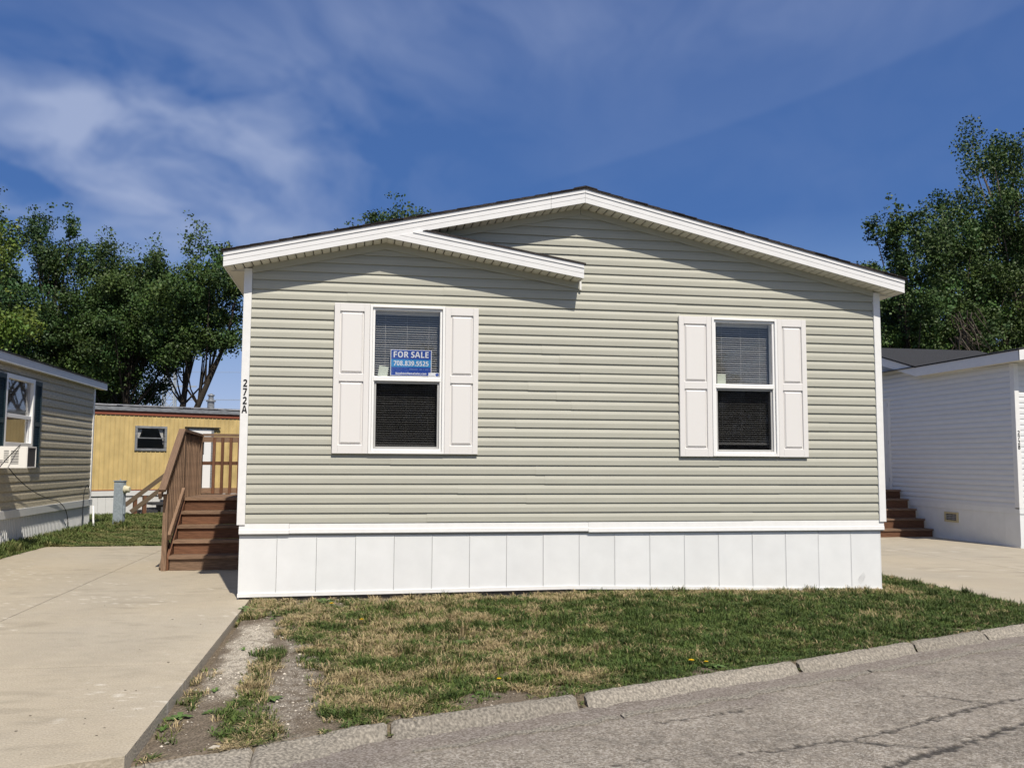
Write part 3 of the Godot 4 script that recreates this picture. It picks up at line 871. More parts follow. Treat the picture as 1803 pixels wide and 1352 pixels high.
# ------------------------------------------------------------------ right neighbour
func right_house():
	var h := thing("manufactured_house", "white lap-sided house with a cross gable beyond the right-hand driveway", "house")
	var X := 13.05; var Z0 := -5.2; var Z1 := -17.5; var XR := 20.1
	var st := begin()
	box(st, Vector3(X + 0.02, 0.62, Z1), Vector3(XR, 3.40, Z0 - 0.02))
	box(st, Vector3(X + 0.02, -0.1, Z1), Vector3(XR, 0.619, Z1 + 0.02))
	box(st, Vector3(XR - 0.02, -0.1, Z1 + 0.02), Vector3(XR, 0.619, Z0 - 0.02))
	obj("wall", st, M.white_siding1, h)
	# side wall siding; u runs from the far corner to the near one
	var e := 0.1016
	var frame := Transform3D(Basis(Vector3(0, 0, 1), Vector3.UP, Vector3(-1, 0, 0)), Vector3(X + 0.018, 0, Z1))
	var len_ := Z0 - Z1
	var door := [-10.13 - Z1, -9.22 - Z1, 0.86, 3.02]
	var span := func(y: float) -> Array:
		if y < 3.37:
			return [0.0, len_ - 0.08]
		var back := (y - 3.37) / 0.285
		var a := -13.0 + back - Z1; var b := -7.9 - back - Z1
		return [a, b] if b > a else [0.0, 0.0]
	siding(h, frame, len_ - 0.08, 0.71, e, span, [door], "white_siding", 3, 5.0, 0.02, 4.3)
	var front := Transform3D(Basis.IDENTITY, Vector3(X, 0, Z0 - 0.018))
	var fspan := func(y: float) -> Array:
		var cut := maxf(0.0, (y - 3.37) / 0.155 - 0.2)
		return [0.09 + cut, 7.0 - cut]
	siding(h, front, 7.0, 0.71, e, fspan, [], "white_siding", 3, 4.0, 0.014, 4.6)
	st = begin()
	prism(st, PackedVector2Array([Vector2(X, 3.40), Vector2(XR, 3.40), Vector2((X + XR) / 2, 3.93)]), Z1, Z0 - 0.02)
	obj("gable_wall", st, M.white_siding0, h)
	st = begin()
	prism(st, PackedVector2Array([Vector2(-12.9, 3.40), Vector2(-8.0, 3.40), Vector2(-10.45, 4.08)]), X + 0.02, X + 3.0, Transform3D(Basis(Vector3(0, 0, 1), Vector3.UP, Vector3(1, 0, 0)), Vector3.ZERO))
	obj("cross_gable_wall", st, M.white_siding0, h)
	st = begin()
	plate(st, Vector3(X - 0.004, 0.69, Z0 - 0.1), Vector3(X + 0.086, 3.37, Z0 + 0.01), 0.003)
	obj("corner_board", st, M.trim, h)
	digits(h, "272B", Vector3(X + 0.042, 2.08, Z0 + 0.013), 0.075, 0.088)
	# band and skirting
	st = begin()
	box(st, Vector3(X - 0.004, 0.60, Z1), Vector3(X + 0.015, 0.708, Z0 + 0.01))
	box(st, Vector3(X + 0.016, 0.60, Z0 - 0.012), Vector3(XR, 0.708, Z0 + 0.01))
	obj("skirting_cap", st, M.skirt1, h)
	var z := Z0
	while z > Z1:
		st = begin()
		var z_lo := z - 0.399; var z_hi := z - 0.001
		if z_lo < -6.96 and z_hi > -7.33:
			box(st, Vector3(X + 0.006, -0.1, z_lo), Vector3(X + 0.014, 0.36, z_hi))
			box(st, Vector3(X + 0.006, 0.51, z_lo), Vector3(X + 0.014, 0.598, z_hi))
			if z_lo < -7.33:
				box(st, Vector3(X + 0.006, 0.36, z_lo), Vector3(X + 0.014, 0.51, -7.33))
			if z_hi > -6.96:
				box(st, Vector3(X + 0.006, 0.36, -6.96), Vector3(X + 0.014, 0.51, z_hi))
		else:
			box(st, Vector3(X + 0.006, -0.1, z_lo), Vector3(X + 0.014, 0.598, z_hi))
		obj("skirting_panel", st, M["skirt%d" % (rng.randi() % 3)], h)
		z -= 0.4
	for k in 17:
		st = begin()
		box(st, Vector3(X + 0.016 + k * 0.4, -0.1, Z0 - 0.016), Vector3(X + 0.413 + k * 0.4, 0.598, Z0 - 0.004))
		obj("skirting_panel", st, M["skirt%d" % (rng.randi() % 3)], h)
	st = begin()
	box(st, Vector3(X - 0.004, -0.06, Z1), Vector3(X + 0.005, 0.02, Z0))
	obj("skirting_track", st, M.trim, h)
	var v := node("vent", h)
	st = begin()
	var vf := Transform3D(Basis(Vector3(0, 0, 1), Vector3.UP, Vector3(-1, 0, 0)), Vector3(X + 0.006, 0, 0))
	for b in [[-7.36, -7.32, 0.335, 0.535], [-6.97, -6.93, 0.335, 0.535], [-7.32, -6.97, 0.335, 0.37], [-7.32, -6.97, 0.50, 0.535]]:
		box(st, Vector3(X - 0.016, b[2], b[0]), Vector3(X + 0.005, b[3], b[1]))
	obj("vent_frame", st, M.tan_paint, v)
	st = begin()
	for i in 3:
		box(st, Vector3(X - 0.008, 0.398 + i * 0.033, -7.32), Vector3(X - 0.002, 0.406 + i * 0.033, -6.97))
	for i in 8:
		box(st, Vector3(X - 0.0075, 0.37, -7.29 + i * 0.042), Vector3(X - 0.0025, 0.50, -7.282 + i * 0.042))
	obj("vent_grille", st, M.steel, v)
	# door
	var d := node("door", h)
	st = begin()
	box(st, Vector3(X + 0.004, 0.87, -10.09), Vector3(X + 0.016, 2.97, -9.27))
	obj("door_leaf", st, M.skirt2, d)
	for r in [[0.98, 1.75], [1.86, 2.85]]:
		for c in [[-9.98, -9.72], [-9.62, -9.37]]:
			st = begin()
			box(st, Vector3(X - 0.003, r[0], c[0]), Vector3(X + 0.003, r[1], c[1]))
			obj("door_panel", st, M.skirt2, d)
	st = begin()
	box(st, Vector3(X - 0.014, 0.86, -9.268), Vector3(X + 0.014, 3.02, -9.19))
	box(st, Vector3(X - 0.014, 0.86, -10.16), Vector3(X + 0.014, 3.02, -10.092))
	box(st, Vector3(X - 0.014, 2.972, -10.09), Vector3(X + 0.014, 3.02, -9.27))
	obj("door_frame", st, M.trim, d)
	for y in [1.1, 1.95, 2.8]:
		st = begin()
		box(st, Vector3(X - 0.008, y, -9.30), Vector3(X + 0.002, y + 0.09, -9.272))
		obj("hinge", st, M.steel, d)
	# eaves
	var fx := 12.85
	st = begin()
	box(st, Vector3(fx, 3.372, -7.9), Vector3(fx + 0.02, 3.560, -4.78))
	obj("fascia", st, M.fascia, h)
	st = begin()
	var side := Transform3D(Basis(Vector3(0, 0, 1), Vector3.UP, Vector3(1, 0, 0)), Vector3.ZERO)
	prism(st, PackedVector2Array([Vector2(-7.903, 3.372), Vector2(-7.903, 3.560), Vector2(-10.45, 4.287), Vector2(-10.45, 4.099)]), fx, fx + 0.02, side)
	obj("rake_fascia", st, M.fascia, h)
	st = begin()
	prism(st, PackedVector2Array([Vector2(-13.0, 3.372), Vector2(-13.0, 3.560), Vector2(-10.452, 4.287), Vector2(-10.452, 4.099)]), fx, fx + 0.02, side)
	obj("rake_fascia", st, M.fascia, h)
	st = begin()
	box(st, Vector3(fx + 0.021, 3.375, -7.9), Vector3(X + 0.017, 3.385, Z0 - 0.02))
	obj("soffit", st, M.soffit, h)
	st = begin()
	prism(st, PackedVector2Array([Vector2(-7.91, 3.375), Vector2(-7.91, 3.385), Vector2(-10.45, 4.112), Vector2(-13.0, 3.385), Vector2(-13.0, 3.375), Vector2(-10.45, 4.100)]), fx + 0.021, X + 0.001, side)
	obj("gable_soffit", st, M.soffit, h)
	var xm := (X + XR) / 2
	for s in [-1, 1]:
		st = begin()
		var ex: float = fx - 0.02 if s < 0 else XR + 0.22
		prism(st, PackedVector2Array([Vector2(ex, 3.565), Vector2(xm, 3.565 + 0.178 * 3.75), Vector2(xm, 3.60 + 0.178 * 3.75), Vector2(ex, 3.585)]), Z1 - 0.3, Z0 + 0.43)
		obj("roof", st, M.shingle, h)
		st = begin()
		prism(st, PackedVector2Array([Vector2(fx if s < 0 else XR + 0.2, 3.374), Vector2(xm - s * -0.001, 3.374 + 0.178 * 3.72), Vector2(xm - s * -0.001, 3.56 + 0.178 * 3.72), Vector2(fx if s < 0 else XR + 0.2, 3.558)]), Z0 + 0.40, Z0 + 0.421)
		obj("front_fascia", st, M.fascia, h)
		st = begin()
		prism(st, PackedVector2Array([Vector2(-10.45 - s * 2.57, 3.555), Vector2(-10.45, 4.290), Vector2(-10.45, 4.322), Vector2(-10.45 - s * 2.6, 3.578)]), fx - 0.02, X + 3.2, side)
		obj("cross_roof", st, M.shingle, h)
	st = begin()
	box(st, Vector3(fx + 0.03, 3.38, Z0 - 0.018), Vector3(XR, 3.388, Z0 + 0.398))
	obj("front_soffit", st, M.soffit, h)

func right_stairs():
	var s := thing("wooden_stairs", "reddish brown timber steps against the white house side door", "stairs")
	var g := -0.01
	for k in 5:
		var y := 0.115 + 0.196 * k; var z := -7.72 - 0.28 * k
		var st := begin()
		box(st, Vector3(11.75, y + 0.0, z - 0.31), Vector3(13.03, y + 0.036, z))
		obj("tread", st, M["tread_x%d" % (rng.randi() % 3)], s)
		st = begin()
		box(st, Vector3(11.76, g if k == 0 else y - 0.158, z - 0.06), Vector3(13.02, y - 0.001, z - 0.025))
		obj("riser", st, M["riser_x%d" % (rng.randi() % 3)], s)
	var st2 := begin()
	box(st2, Vector3(11.75, 0.80, -10.4), Vector3(13.03, 0.86, -9.16))
	obj("landing", st2, M.tread_x1, s)
	for x in [11.8, 12.98]:
		st2 = begin()
		box(st2, Vector3(x - 0.045, -0.02, -10.35), Vector3(x + 0.045, 0.80, -10.26))
		obj("post", st2, M.tread_y0, s)

# ------------------------------------------------------------------ left neighbour
func left_house():
	var h := thing("manufactured_house", "weathered grey-beige house with teal shutters and a window air conditioner", "house")
	var X := -4.3; var ZF := -10.28; var ZN := 2.5
	var st := begin()
	box(st, Vector3(-11.0, 0.02, ZF), Vector3(X - 0.03, 2.99, -6.66))
	box(st, Vector3(-11.0, 0.02, -5.42), Vector3(X - 0.03, 2.99, ZN))
	box(st, Vector3(-11.0, 0.02, -6.66), Vector3(X - 0.03, 1.36, -5.42))
	box(st, Vector3(-11.0, 2.82, -6.66), Vector3(X - 0.03, 2.99, -5.42))
	box(st, Vector3(-11.0, 1.36, -6.66), Vector3(X - 1.8, 2.82, -5.42))
	obj("wall", st, M.interior, h)
	var frame := Transform3D(Basis(Vector3(0, 0, -1), Vector3.UP, Vector3(1, 0, 0)), Vector3(X - 0.028, 0, ZN))
	var len_ := ZN - ZF
	var hole := [ZN + 5.42, ZN + 6.66, 1.36, 2.82]
	var span := func(y: float) -> Array: return [0.0, len_ - 0.06]
	siding(h, frame, len_ - 0.06, 0.70, 0.145, span, [hole], "grey_siding", 3, 4.2, 0.022, 2.9)
	st = begin()
	box(st, Vector3(X - 0.06, 0.70, ZF - 0.01), Vector3(X + 0.01, 2.97, ZF + 0.065))
	obj("corner_board", st, M.trim, h)
	st = begin()
	box(st, Vector3(X - 0.03, 0.575, ZF - 0.02), Vector3(X + 0.035, 0.70, ZN))
	obj("skirting_cap", st, M.corrugated, h)
	st = begin()   # ribbed metal skirting
	var z := ZF
	while z < ZN:
		quad(st, Vector3(X - 0.01, -0.05, z), Vector3(X - 0.01, 0.575, z), Vector3(X - 0.01, 0.575, z + 0.03), Vector3(X - 0.01, -0.05, z + 0.03), Vector3.RIGHT)
		quad(st, Vector3(X - 0.01, -0.05, z + 0.03), Vector3(X - 0.01, 0.575, z + 0.03), Vector3(X + 0.008, 0.575, z + 0.04), Vector3(X + 0.008, -0.05, z + 0.04), Vector3.RIGHT)
		quad(st, Vector3(X + 0.008, -0.05, z + 0.04), Vector3(X + 0.008, 0.575, z + 0.04), Vector3(X + 0.008, 0.575, z + 0.065), Vector3(X + 0.008, -0.05, z + 0.065), Vector3.RIGHT)
		quad(st, Vector3(X + 0.008, -0.05, z + 0.065), Vector3(X + 0.008, 0.575, z + 0.065), Vector3(X - 0.01, 0.575, z + 0.075), Vector3(X - 0.01, -0.05, z + 0.075), Vector3.RIGHT)
		z += 0.075
	obj("ribbed_skirting", st, M.corrugated, h)
	# eave
	var fx := -4.205
	st = begin()
	box(st, Vector3(fx - 0.02, 2.985, ZF - 0.55), Vector3(fx, 3.125, ZN + 0.2))
	obj("fascia", st, M.corrugated, h)
	st = begin()
	box(st, Vector3(X - 0.03, 2.99, ZF - 0.54), Vector3(fx - 0.021, 2.998, ZN + 0.2))
	obj("soffit", st, M.soffit, h)
	st = begin()
	prism(st, PackedVector2Array([Vector2(fx + 0.02, 3.128), Vector2(-7.6, 3.128 + 0.19 * 3.57), Vector2(-7.6, 3.15 + 0.19 * 3.57), Vector2(fx + 0.02, 3.145)]), ZF - 0.57, ZN + 0.22)
	obj("roof", st, M.shingle, h)
	st = begin()
	prism(st, PackedVector2Array([Vector2(-11.3, 3.128), Vector2(-7.602, 3.128 + 0.19 * 3.57), Vector2(-7.602, 3.15 + 0.19 * 3.57), Vector2(-11.3, 3.145)]), ZF - 0.57, ZN + 0.22)
	obj("roof", st, M.shingle, h)
	st = begin()
	prism(st, PackedVector2Array([Vector2(-11.0, 3.0), Vector2(-4.24, 3.0), Vector2(-4.24, 3.12), Vector2(-7.6, 3.72), Vector2(-11.0, 3.12)]), ZF, ZN)
	obj("gable_wall", st, M.grey_siding1, h)
	# window, in a frame whose x runs away from the street
	var w := node("window", h)
	w.transform = Transform3D(Basis(Vector3(0, 0, -1), Vector3.UP, Vector3(1, 0, 0)), Vector3(X, 0, -5.40))
	st = begin()
	ring(st, 0.0, 1.27, 1.70, 2.84, 0.07, -0.06, 0.03)
	box(st, Vector3(0.0, 1.36, -0.06), Vector3(0.07, 1.6995, 0.03))
	box(st, Vector3(1.20, 1.36, -0.06), Vector3(1.27, 1.6995, 0.03))
	obj("window_frame", st, M.vinyl, w)
	st = begin()
	plate(st, Vector3(0.07, 2.16, -0.05), Vector3(1.2, 2.22, 0.012), 0.004)
	box(st, Vector3(1.13, 1.77, -0.045), Vector3(1.199, 2.16, -0.01))
	obj("sash", st, M.vinyl, w)
	for r in [[2.22, 2.77], [1.77, 2.16]]:
		st = begin()
		box(st, Vector3(0.07, r[0], -0.03), Vector3(1.199 if r[0] > 2 else 1.13, r[1], -0.025))
		obj("pane", st, M.glass, w)
	for x in [[-0.345, -0.005], [1.275, 1.61]]:
		var sh := node("shutter", h)
		sh.transform = w.transform
		st = begin()
		for b in [[x[0], x[0] + 0.045, 1.37, 2.82], [x[1] - 0.045, x[1], 1.37, 2.82], [x[0] + 0.045, x[1] - 0.045, 1.37, 1.44], [x[0] + 0.045, x[1] - 0.045, 2.06, 2.13], [x[0] + 0.045, x[1] - 0.045, 2.75, 2.82]]:
			box(st, Vector3(b[0], b[2], -0.005), Vector3(b[1], b[3], 0.032))
		box(st, Vector3(x[0] + 0.01, 1.38, -0.006), Vector3(x[1] - 0.01, 2.81, 0.004))
		obj("shutter_frame", st, M.teal, sh)
		st = begin()
		for r in [[1.44, 2.06], [2.13, 2.75]]:
			var y: float = r[0] + 0.02
			while y < r[1] - 0.01:
				bar(st, Vector3(x[0] + 0.045, y, 0.018), Vector3(x[1] - 0.045, y, 0.018), 0.004, 0.03, Vector3(0, 1, -0.9))
				y += 0.031
		obj("louvre", st, M.teal, sh).set_meta("kind", "stuff")
	# air conditioner in the lower half
	var a := thing("air_conditioner", "boxy white air conditioner jutting from the teal shuttered window", "air conditioner", Vector3(-4.3, 1.37, -5.28))
	a.rotation.y = 0.0
	var zn := 0.0; var zf := -0.42
	zn = 0.24; zf = -0.15
	st = begin()
	box(st, Vector3(-0.25, 0.0, zf), Vector3(0.485, 0.325, zn))
	obj("case", st, M.appliance, a)
	st = begin()
	box(st, Vector3(0.486, 0.012, zf + 0.015), Vector3(0.492, 0.313, zn - 0.015))
	obj("coil_face", st, M.dark_trim, a)
	st = begin()
	for b in [[0.0, 0.02, zf, zn], [0.305, 0.325, zf, zn]]:
		box(st, Vector3(0.4865, b[0], b[2]), Vector3(0.5, b[1], b[3]))
	for b in [[zf, zf + 0.02], [zn - 0.02, zn]]:
		box(st, Vector3(0.4865, 0.0205, b[0]), Vector3(0.5, 0.3045, b[1]))
	obj("face_frame", st, M.appliance, a)
	for g in [[0.17, 0.24, 0.08, 0.28, 7], [0.27, 0.38, 0.06, 0.27, 9], [0.1, 0.16, 0.06, 0.13, 3]]:  # near-black bars laid on the case paint the shade inside its slots
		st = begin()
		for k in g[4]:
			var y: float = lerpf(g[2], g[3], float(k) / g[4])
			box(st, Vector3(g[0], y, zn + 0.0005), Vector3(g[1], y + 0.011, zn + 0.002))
		obj("painted_slot_shade", st, M.dark_trim, a).set_meta("kind", "stuff")
	# cables on the wall
	for c in [[[Vector3(-3.9, 1.72, -5.03), Vector3(-4.08, 1.45, -4.9), Vector3(-4.24, 1.1, -4.7), Vector3(-4.26, 0.9, -4.55), Vector3(-4.255, 0.5, -4.3), Vector3(-4.26, 0.03, -4.2)], "black cord hanging over the corner of the air conditioner"],
			[[Vector3(-4.24, 1.42, -5.46), Vector3(-4.25, 1.2, -6.0), Vector3(-4.25, 0.98, -6.7), Vector3(-4.25, 0.82, -7.5), Vector3(-4.245, 0.735, -8.1), Vector3(-4.25, 0.5, -8.6), Vector3(-4.26, 0.03, -8.8)], "thin black cable sagging along the weathered wall to the ribbed skirting"],
			[[Vector3(-4.255, 0.04, -9.6), Vector3(-4.25, 0.7, -9.62), Vector3(-4.25, 0.92, -9.7), Vector3(-4.25, 1.0, -9.85), Vector3(-4.25, 0.9, -10.0), Vector3(-4.25, 0.72, -10.02)], "short looped cable on the weathered wall near its corner"]]:
		st = begin()
		var curve := Curve3D.new()
		for q in c[0].size():
			var prev: Vector3 = c[0][maxi(q - 1, 0)]; var nxt: Vector3 = c[0][mini(q + 1, c[0].size() - 1)]
			curve.add_point(c[0][q], -(nxt - prev) / 6.0, (nxt - prev) / 6.0)
		curve.bake_interval = 0.08
		var pts := []
		for q in curve.get_baked_points():
			pts.append(q)
		var rad := []
		for q in pts:
			rad.append(0.007)
		tube(st, pts, rad, 6)
		tag(obj("cable", st, M.black), c[1], "cable")
	st = begin()
	tube(st, [Vector3(-4.14, 0.0, -10.05), Vector3(-4.2, 0.3, -10.18), Vector3(-4.23, 0.56, -10.25)], [0.02, 0.02, 0.02], 8)
	tag(obj("pipe", st, M.trim), "short white pipe leaning on the weathered house corner", "pipe")
	st = begin()
	box(st, Vector3(-4.285, 1.12, -5.1), Vector3(-4.255, 1.16, -4.9))
	box(st, Vector3(-4.285, 1.1, -5.14), Vector3(-4.24, 1.2, -5.1))
	tag(obj("bracket", st, M.rust), "rusty orange bracket screwed below the air conditioner", "bracket")

func meter_pedestal():
	var m := thing("meter_pedestal", "blue-grey electric meter post standing in long grass", "meter post", Vector3(-3.9, 0.02, -10.98), -0.25)
	var st := begin()
	box(st, Vector3(-0.105, 0, -0.06), Vector3(0.105, 1.03, 0.06))
	obj("cabinet", st, M.meter, m)
	st = begin()
	box(st, Vector3(-0.085, 0.12, 0.0605), Vector3(0.075, 0.98, 0.068))
	obj("cover", st, M.meter, m)
	st = begin()
	box(st, Vector3(-0.115, 1.031, -0.07), Vector3(0.115, 1.05, 0.075))
	lathe(st, Vector3(0.0, 1.05, 0), [Vector2(0.012, 0), Vector2(0.012, 0.03), Vector2(0, 0.03)], 8)
	obj("cap", st, M.meter, m)
	st = begin()
	lathe(st, Vector3(0.106, 0.86, 0.0), [Vector2(0.085, 0.0), Vector2(0.085, 0.03), Vector2(0.07, 0.04), Vector2(0.066, 0.1), Vector2(0.05, 0.115), Vector2(0, 0.117)], 20, Basis(Vector3.FORWARD, PI / 2))
	obj("meter", st, M.cream, m)
	st = begin()
	box(st, Vector3(0.106, 0.34, -0.02), Vector3(0.135, 0.52, 0.03))
	obj("outlet_box", st, M.meter, m)

# ------------------------------------------------------------------ yellow trailer
func yellow_trailer():
	var u := Vector3(0.8725, 0, -0.4886)
	var t := thing("mobile_home", "yellow ribbed metal trailer with a rust red eave strip and white skirt", "mobile home", Vector3(-5.69, 0.0, -15.73), atan2(0.4886, 0.8725))
	var A := -3.5; var B := 12.5
	var st := begin()
	for b in [[A, 1.03, 0.0, 2.8], [1.76, 2.54, 0.0, 2.8], [2.86, B, 0.0, 2.8], [1.03, 1.76, 0.0, 1.805], [1.03, 1.76, 2.40, 2.8], [2.54, 2.86, 0.0, 1.67], [2.54, 2.86, 2.08, 2.8]]:
		box(st, Vector3(b[0], b[2], -0.09), Vector3(b[1], b[3], -0.03))
	box(st, Vector3(A, 0.0, -3.9), Vector3(B, 2.8, -3.84))
	box(st, Vector3(A, 0.0, -3.84), Vector3(A + 0.06, 2.8, -0.09))
	box(st, Vector3(B - 0.06, 0.0, -3.84), Vector3(B, 2.8, -0.09))
	box(st, Vector3(A + 0.06, 2.74, -3.84), Vector3(B - 0.06, 2.8, -0.09))
	box(st, Vector3(A + 0.06, 0.6, -3.84), Vector3(B - 0.06, 0.66, -0.09))
	obj("shell", st, M.interior, t)
	st = begin()   # ribbed sheet
	var x := A
	while x < B:
		for q in [[0.0, 0.085, 0.0, 0.0], [0.085, 0.095, 0.0, 0.014], [0.095, 0.11, 0.014, 0.014], [0.11, 0.12, 0.014, 0.0]]:
			var runs := [[0.70, 2.725]]
			if x + q[0] > 1.0 and x + q[1] < 1.79:
				runs = [[0.70, 1.80], [2.405, 2.725]]
			elif x + q[0] > 2.48 and x + q[1] < 2.92:
				runs = [[0.70, 1.66], [2.09, 2.725]]
			for r in runs:
				quad(st, Vector3(x + q[0], r[0], q[2]), Vector3(x + q[1], r[0], q[3]), Vector3(x + q[1], r[1], q[3]), Vector3(x + q[0], r[1], q[2]), Vector3.BACK)
		x += 0.12
	obj("ribbed_wall", st, M.yellow_metal, t)
	st = begin()
	box(st, Vector3(A, 2.725, -0.02), Vector3(B, 2.835, 0.03))
	obj("eave_strip", st, M.red_trim, t)
	st = begin()
	box(st, Vector3(A - 0.02, 2.836, -0.03), Vector3(B, 2.935, 0.075))
	obj("gutter", st, M.galvanised, t)
	# roof pans of odd lengths
	x = A
	while x < B:
		var w := rng.randf_range(0.5, 0.8)
		for row in 3:
			st = begin()
			var z0 := 0.06 - row * 0.66; var z1 := z0 - 0.66
			var j := rng.randf_range(0, 0.25)
			var y0 := 2.938 + row * 0.06 + 0.012 * (2 - row); var y1 := y0 + 0.06
			hexa(st, [Vector3(x + j, y0, z0), Vector3(x + w - 0.012 + j, y0, z0), Vector3(x + w - 0.012 + j, y0 + 0.02, z0), Vector3(x + j, y0 + 0.02, z0), Vector3(x + j, y1 - 0.012, z1), Vector3(x + w - 0.012 + j, y1 - 0.012, z1), Vector3(x + w - 0.012 + j, y1 + 0.002, z1), Vector3(x + j, y1 + 0.002, z1)])
			obj("roof_pan", st, M.roof_pan if rng.randf() < 0.7 else M.roof_pan2, t)
		x += w
	st = begin()
	prism(st, PackedVector2Array([Vector2(0.05, 2.9), Vector2(-1.95, 3.09), Vector2(-3.95, 2.9)]), A, B, Transform3D(Basis(Vector3(0, 0, 1), Vector3.UP, Vector3(1, 0, 0)), Vector3.ZERO))
	obj("roof", st, M.roof_pan, t)
	# skirt
	st = begin()
	x = A
	while x < B:
		box(st, Vector3(x, -0.05, -0.028), Vector3(x + 0.195, 0.56, -0.012))
		x += 0.2
	box(st, Vector3(A, 0.561, -0.028), Vector3(B, 0.698, 0.02))
	obj("skirt", st, M.corrugated, t)
	st = begin()
	box(st, Vector3(A, 0.6985, -0.02), Vector3(B, 0.722, 0.024))
	obj("base_strip", st, M.red_trim, t)
	# window
	var w2 := node("window", t)
	st = begin()
	ring(st, 0.965, 1.815, 1.765, 2.44, 0.065, -0.02, 0.035)
	box(st, Vector3(1.035, 2.10, 0.004), Vector3(1.755, 2.125, 0.03))
	obj("window_frame", st, M.galvanised, w2)
	st = begin()
	prism(st, PackedVector2Array([Vector2(1.05, 2.125), Vector2(1.10, 2.125), Vector2(1.17, 2.36), Vector2(1.06, 2.36)]), -0.06, -0.05)
	prism(st, PackedVector2Array([Vector2(1.60, 2.36), Vector2(1.72, 2.36), Vector2(1.74, 2.125), Vector2(1.69, 2.125)]), -0.06, -0.05)
	prism(st, PackedVector2Array([Vector2(1.715, 2.10), Vector2(1.745, 2.10), Vector2(1.745, 1.95), Vector2(1.735, 1.95)]), -0.06, -0.05)
	obj("curtain", st, M.blind, w2)
	st = begin()
	box(st, Vector3(1.035, 1.81, 0.022), Vector3(1.755, 2.10, 0.025))
	box(st, Vector3(1.035, 2.125, 0.022), Vector3(1.755, 2.395, 0.025))
	obj("pane", st, M.glass, w2)
	# door with a drip cap
	var d := node("door", t)
	st = begin()
	for b in [[2.42, 2.545, 0.74, 2.40], [2.855, 3.05, 0.74, 2.40], [2.545, 2.855, 0.74, 1.675], [2.545, 2.855, 2.075, 2.40]]:
		box(st, Vector3(b[0], b[2], 0.0145), Vector3(b[1], b[3], 0.04))
	obj("door_leaf", st, M.vinyl, d)
	st = begin()
	box(st, Vector3(2.546, 1.676, 0.024), Vector3(2.854, 2.074, 0.028))
	obj("door_light", st, M.glass, d)
	st = begin()
	box(st, Vector3(3.052, 0.74, 0.0145), Vector3(3.12, 2.40, 0.05))
	box(st, Vector3(2.36, 0.74, 0.0145), Vector3(2.418, 2.40, 0.05))
	obj("door_frame", st, M.galvanised, d)
	st = begin()
	hexa(st, [Vector3(2.30, 2.43, 0.0145), Vector3(3.28, 2.43, 0.0145), Vector3(3.28, 2.455, 0.0145), Vector3(2.30, 2.455, 0.0145), Vector3(2.28, 2.418, 0.09), Vector3(3.30, 2.418, 0.09), Vector3(3.30, 2.433, 0.09), Vector3(2.28, 2.433, 0.09)])
	obj("drip_cap", st, M.black, d)
	# roof vent
	st = begin()
	lathe(st, Vector3(3.28, 2.98, -0.7), [Vector2(0.10, 0), Vector2(0.10, 0.24), Vector2(0.135, 0.25), Vector2(0.14, 0.28), Vector2(0.075, 0.31), Vector2(0.07, 0.40), Vector2(0.105, 0.43), Vector2(0.10, 0.45), Vector2(0.0, 0.50)], 18)
	obj("roof_vent", st, M.galvanised, t)
	# its steps
	var s := thing("wooden_stairs", "dark weathered plank steps with a brown handrail at the yellow trailer", "stairs", Vector3(-5.69, 0.0, -15.73), atan2(0.4886, 0.8725))
	for p in [[0.86, 0.62], [1.10, 0.62]]:
		st = begin()
		box(st, Vector3(p[0] - 0.045, 0.0, p[1] - 0.045), Vector3(p[0] + 0.045, 0.58, p[1] + 0.045))
		obj("post", st, M.riser_y0, s)
	for r in [[0.60, 0.34, 2.3, 1.66], [0.75, 0.16, 2.3, 1.36]]:
		st = begin()
		bar(st, Vector3(r[0], r[1], 0.66), Vector3(r[2], r[3], 0.66), 0.04, 0.11)
		obj("handrail", st, M.old_x0, s)
	st = begin()
	box(st, Vector3(2.24, 0.0, 0.62), Vector3(2.34, 1.68, 0.7))
	obj("post", st, M.old_y0, s)
	for k in 3:
		st = begin()
		box(st, Vector3(0.98 + 0.34 * k, 0.12 + 0.2 * k, 0.1), Vector3(1.46 + 0.34 * k, 0.19 + 0.2 * k, 0.6))
		obj("tread", st, M.dark_trim, s)
		st = begin()
		box(st, Vector3(1.22 + 0.34 * k, 0.0, 0.12), Vector3(1.42 + 0.34 * k, 0.118 + 0.2 * k, 0.56))
		obj("bearer", st, M.backing, s)
	st = begin()
	box(st, Vector3(2.2, 0.69, 0.055), Vector3(3.4, 0.735, 0.7))
	obj("landing", st, M.old_x1, s)
	st = begin()
	box(st, Vector3(3.3, 0.0, 0.58), Vector3(3.39, 0.689, 0.67))
	obj("post", st, M.old_y1, s)

# ------------------------------------------------------------------ vegetation
func spray_mesh(leaves: int, spread: float, size: float) -> ArrayMesh:
	var st := begin()
	for k in leaves:
		var d := Vector3(rng.randfn(), rng.randfn() * 0.7, rng.randfn()).normalized()
		var c := d * spread * pow(rng.randf(), 0.5)
		var up := (d * 0.6 + Vector3(rng.randfn(), rng.randfn() + 0.6, rng.randfn()) * 0.5).normalized()
		var side := up.cross(Vector3(rng.randfn(), rng.randfn(), rng.randfn())).normalized()
		var along := side.cross(up).normalized()
		var s := size * rng.randf_range(0.75, 1.25)
		var droop := -up * s * 0.18
		var a := c - along * s * 0.55; var b := c + along * s * 0.55 + droop
		var l := c + side * s * 0.40 + droop * 0.6; var r := c - side * s * 0.40 + droop * 0.6
		tri(st, a, l, b, up)
		tri(st, a, b, r, up)
	return commit(st)

var sprays := []

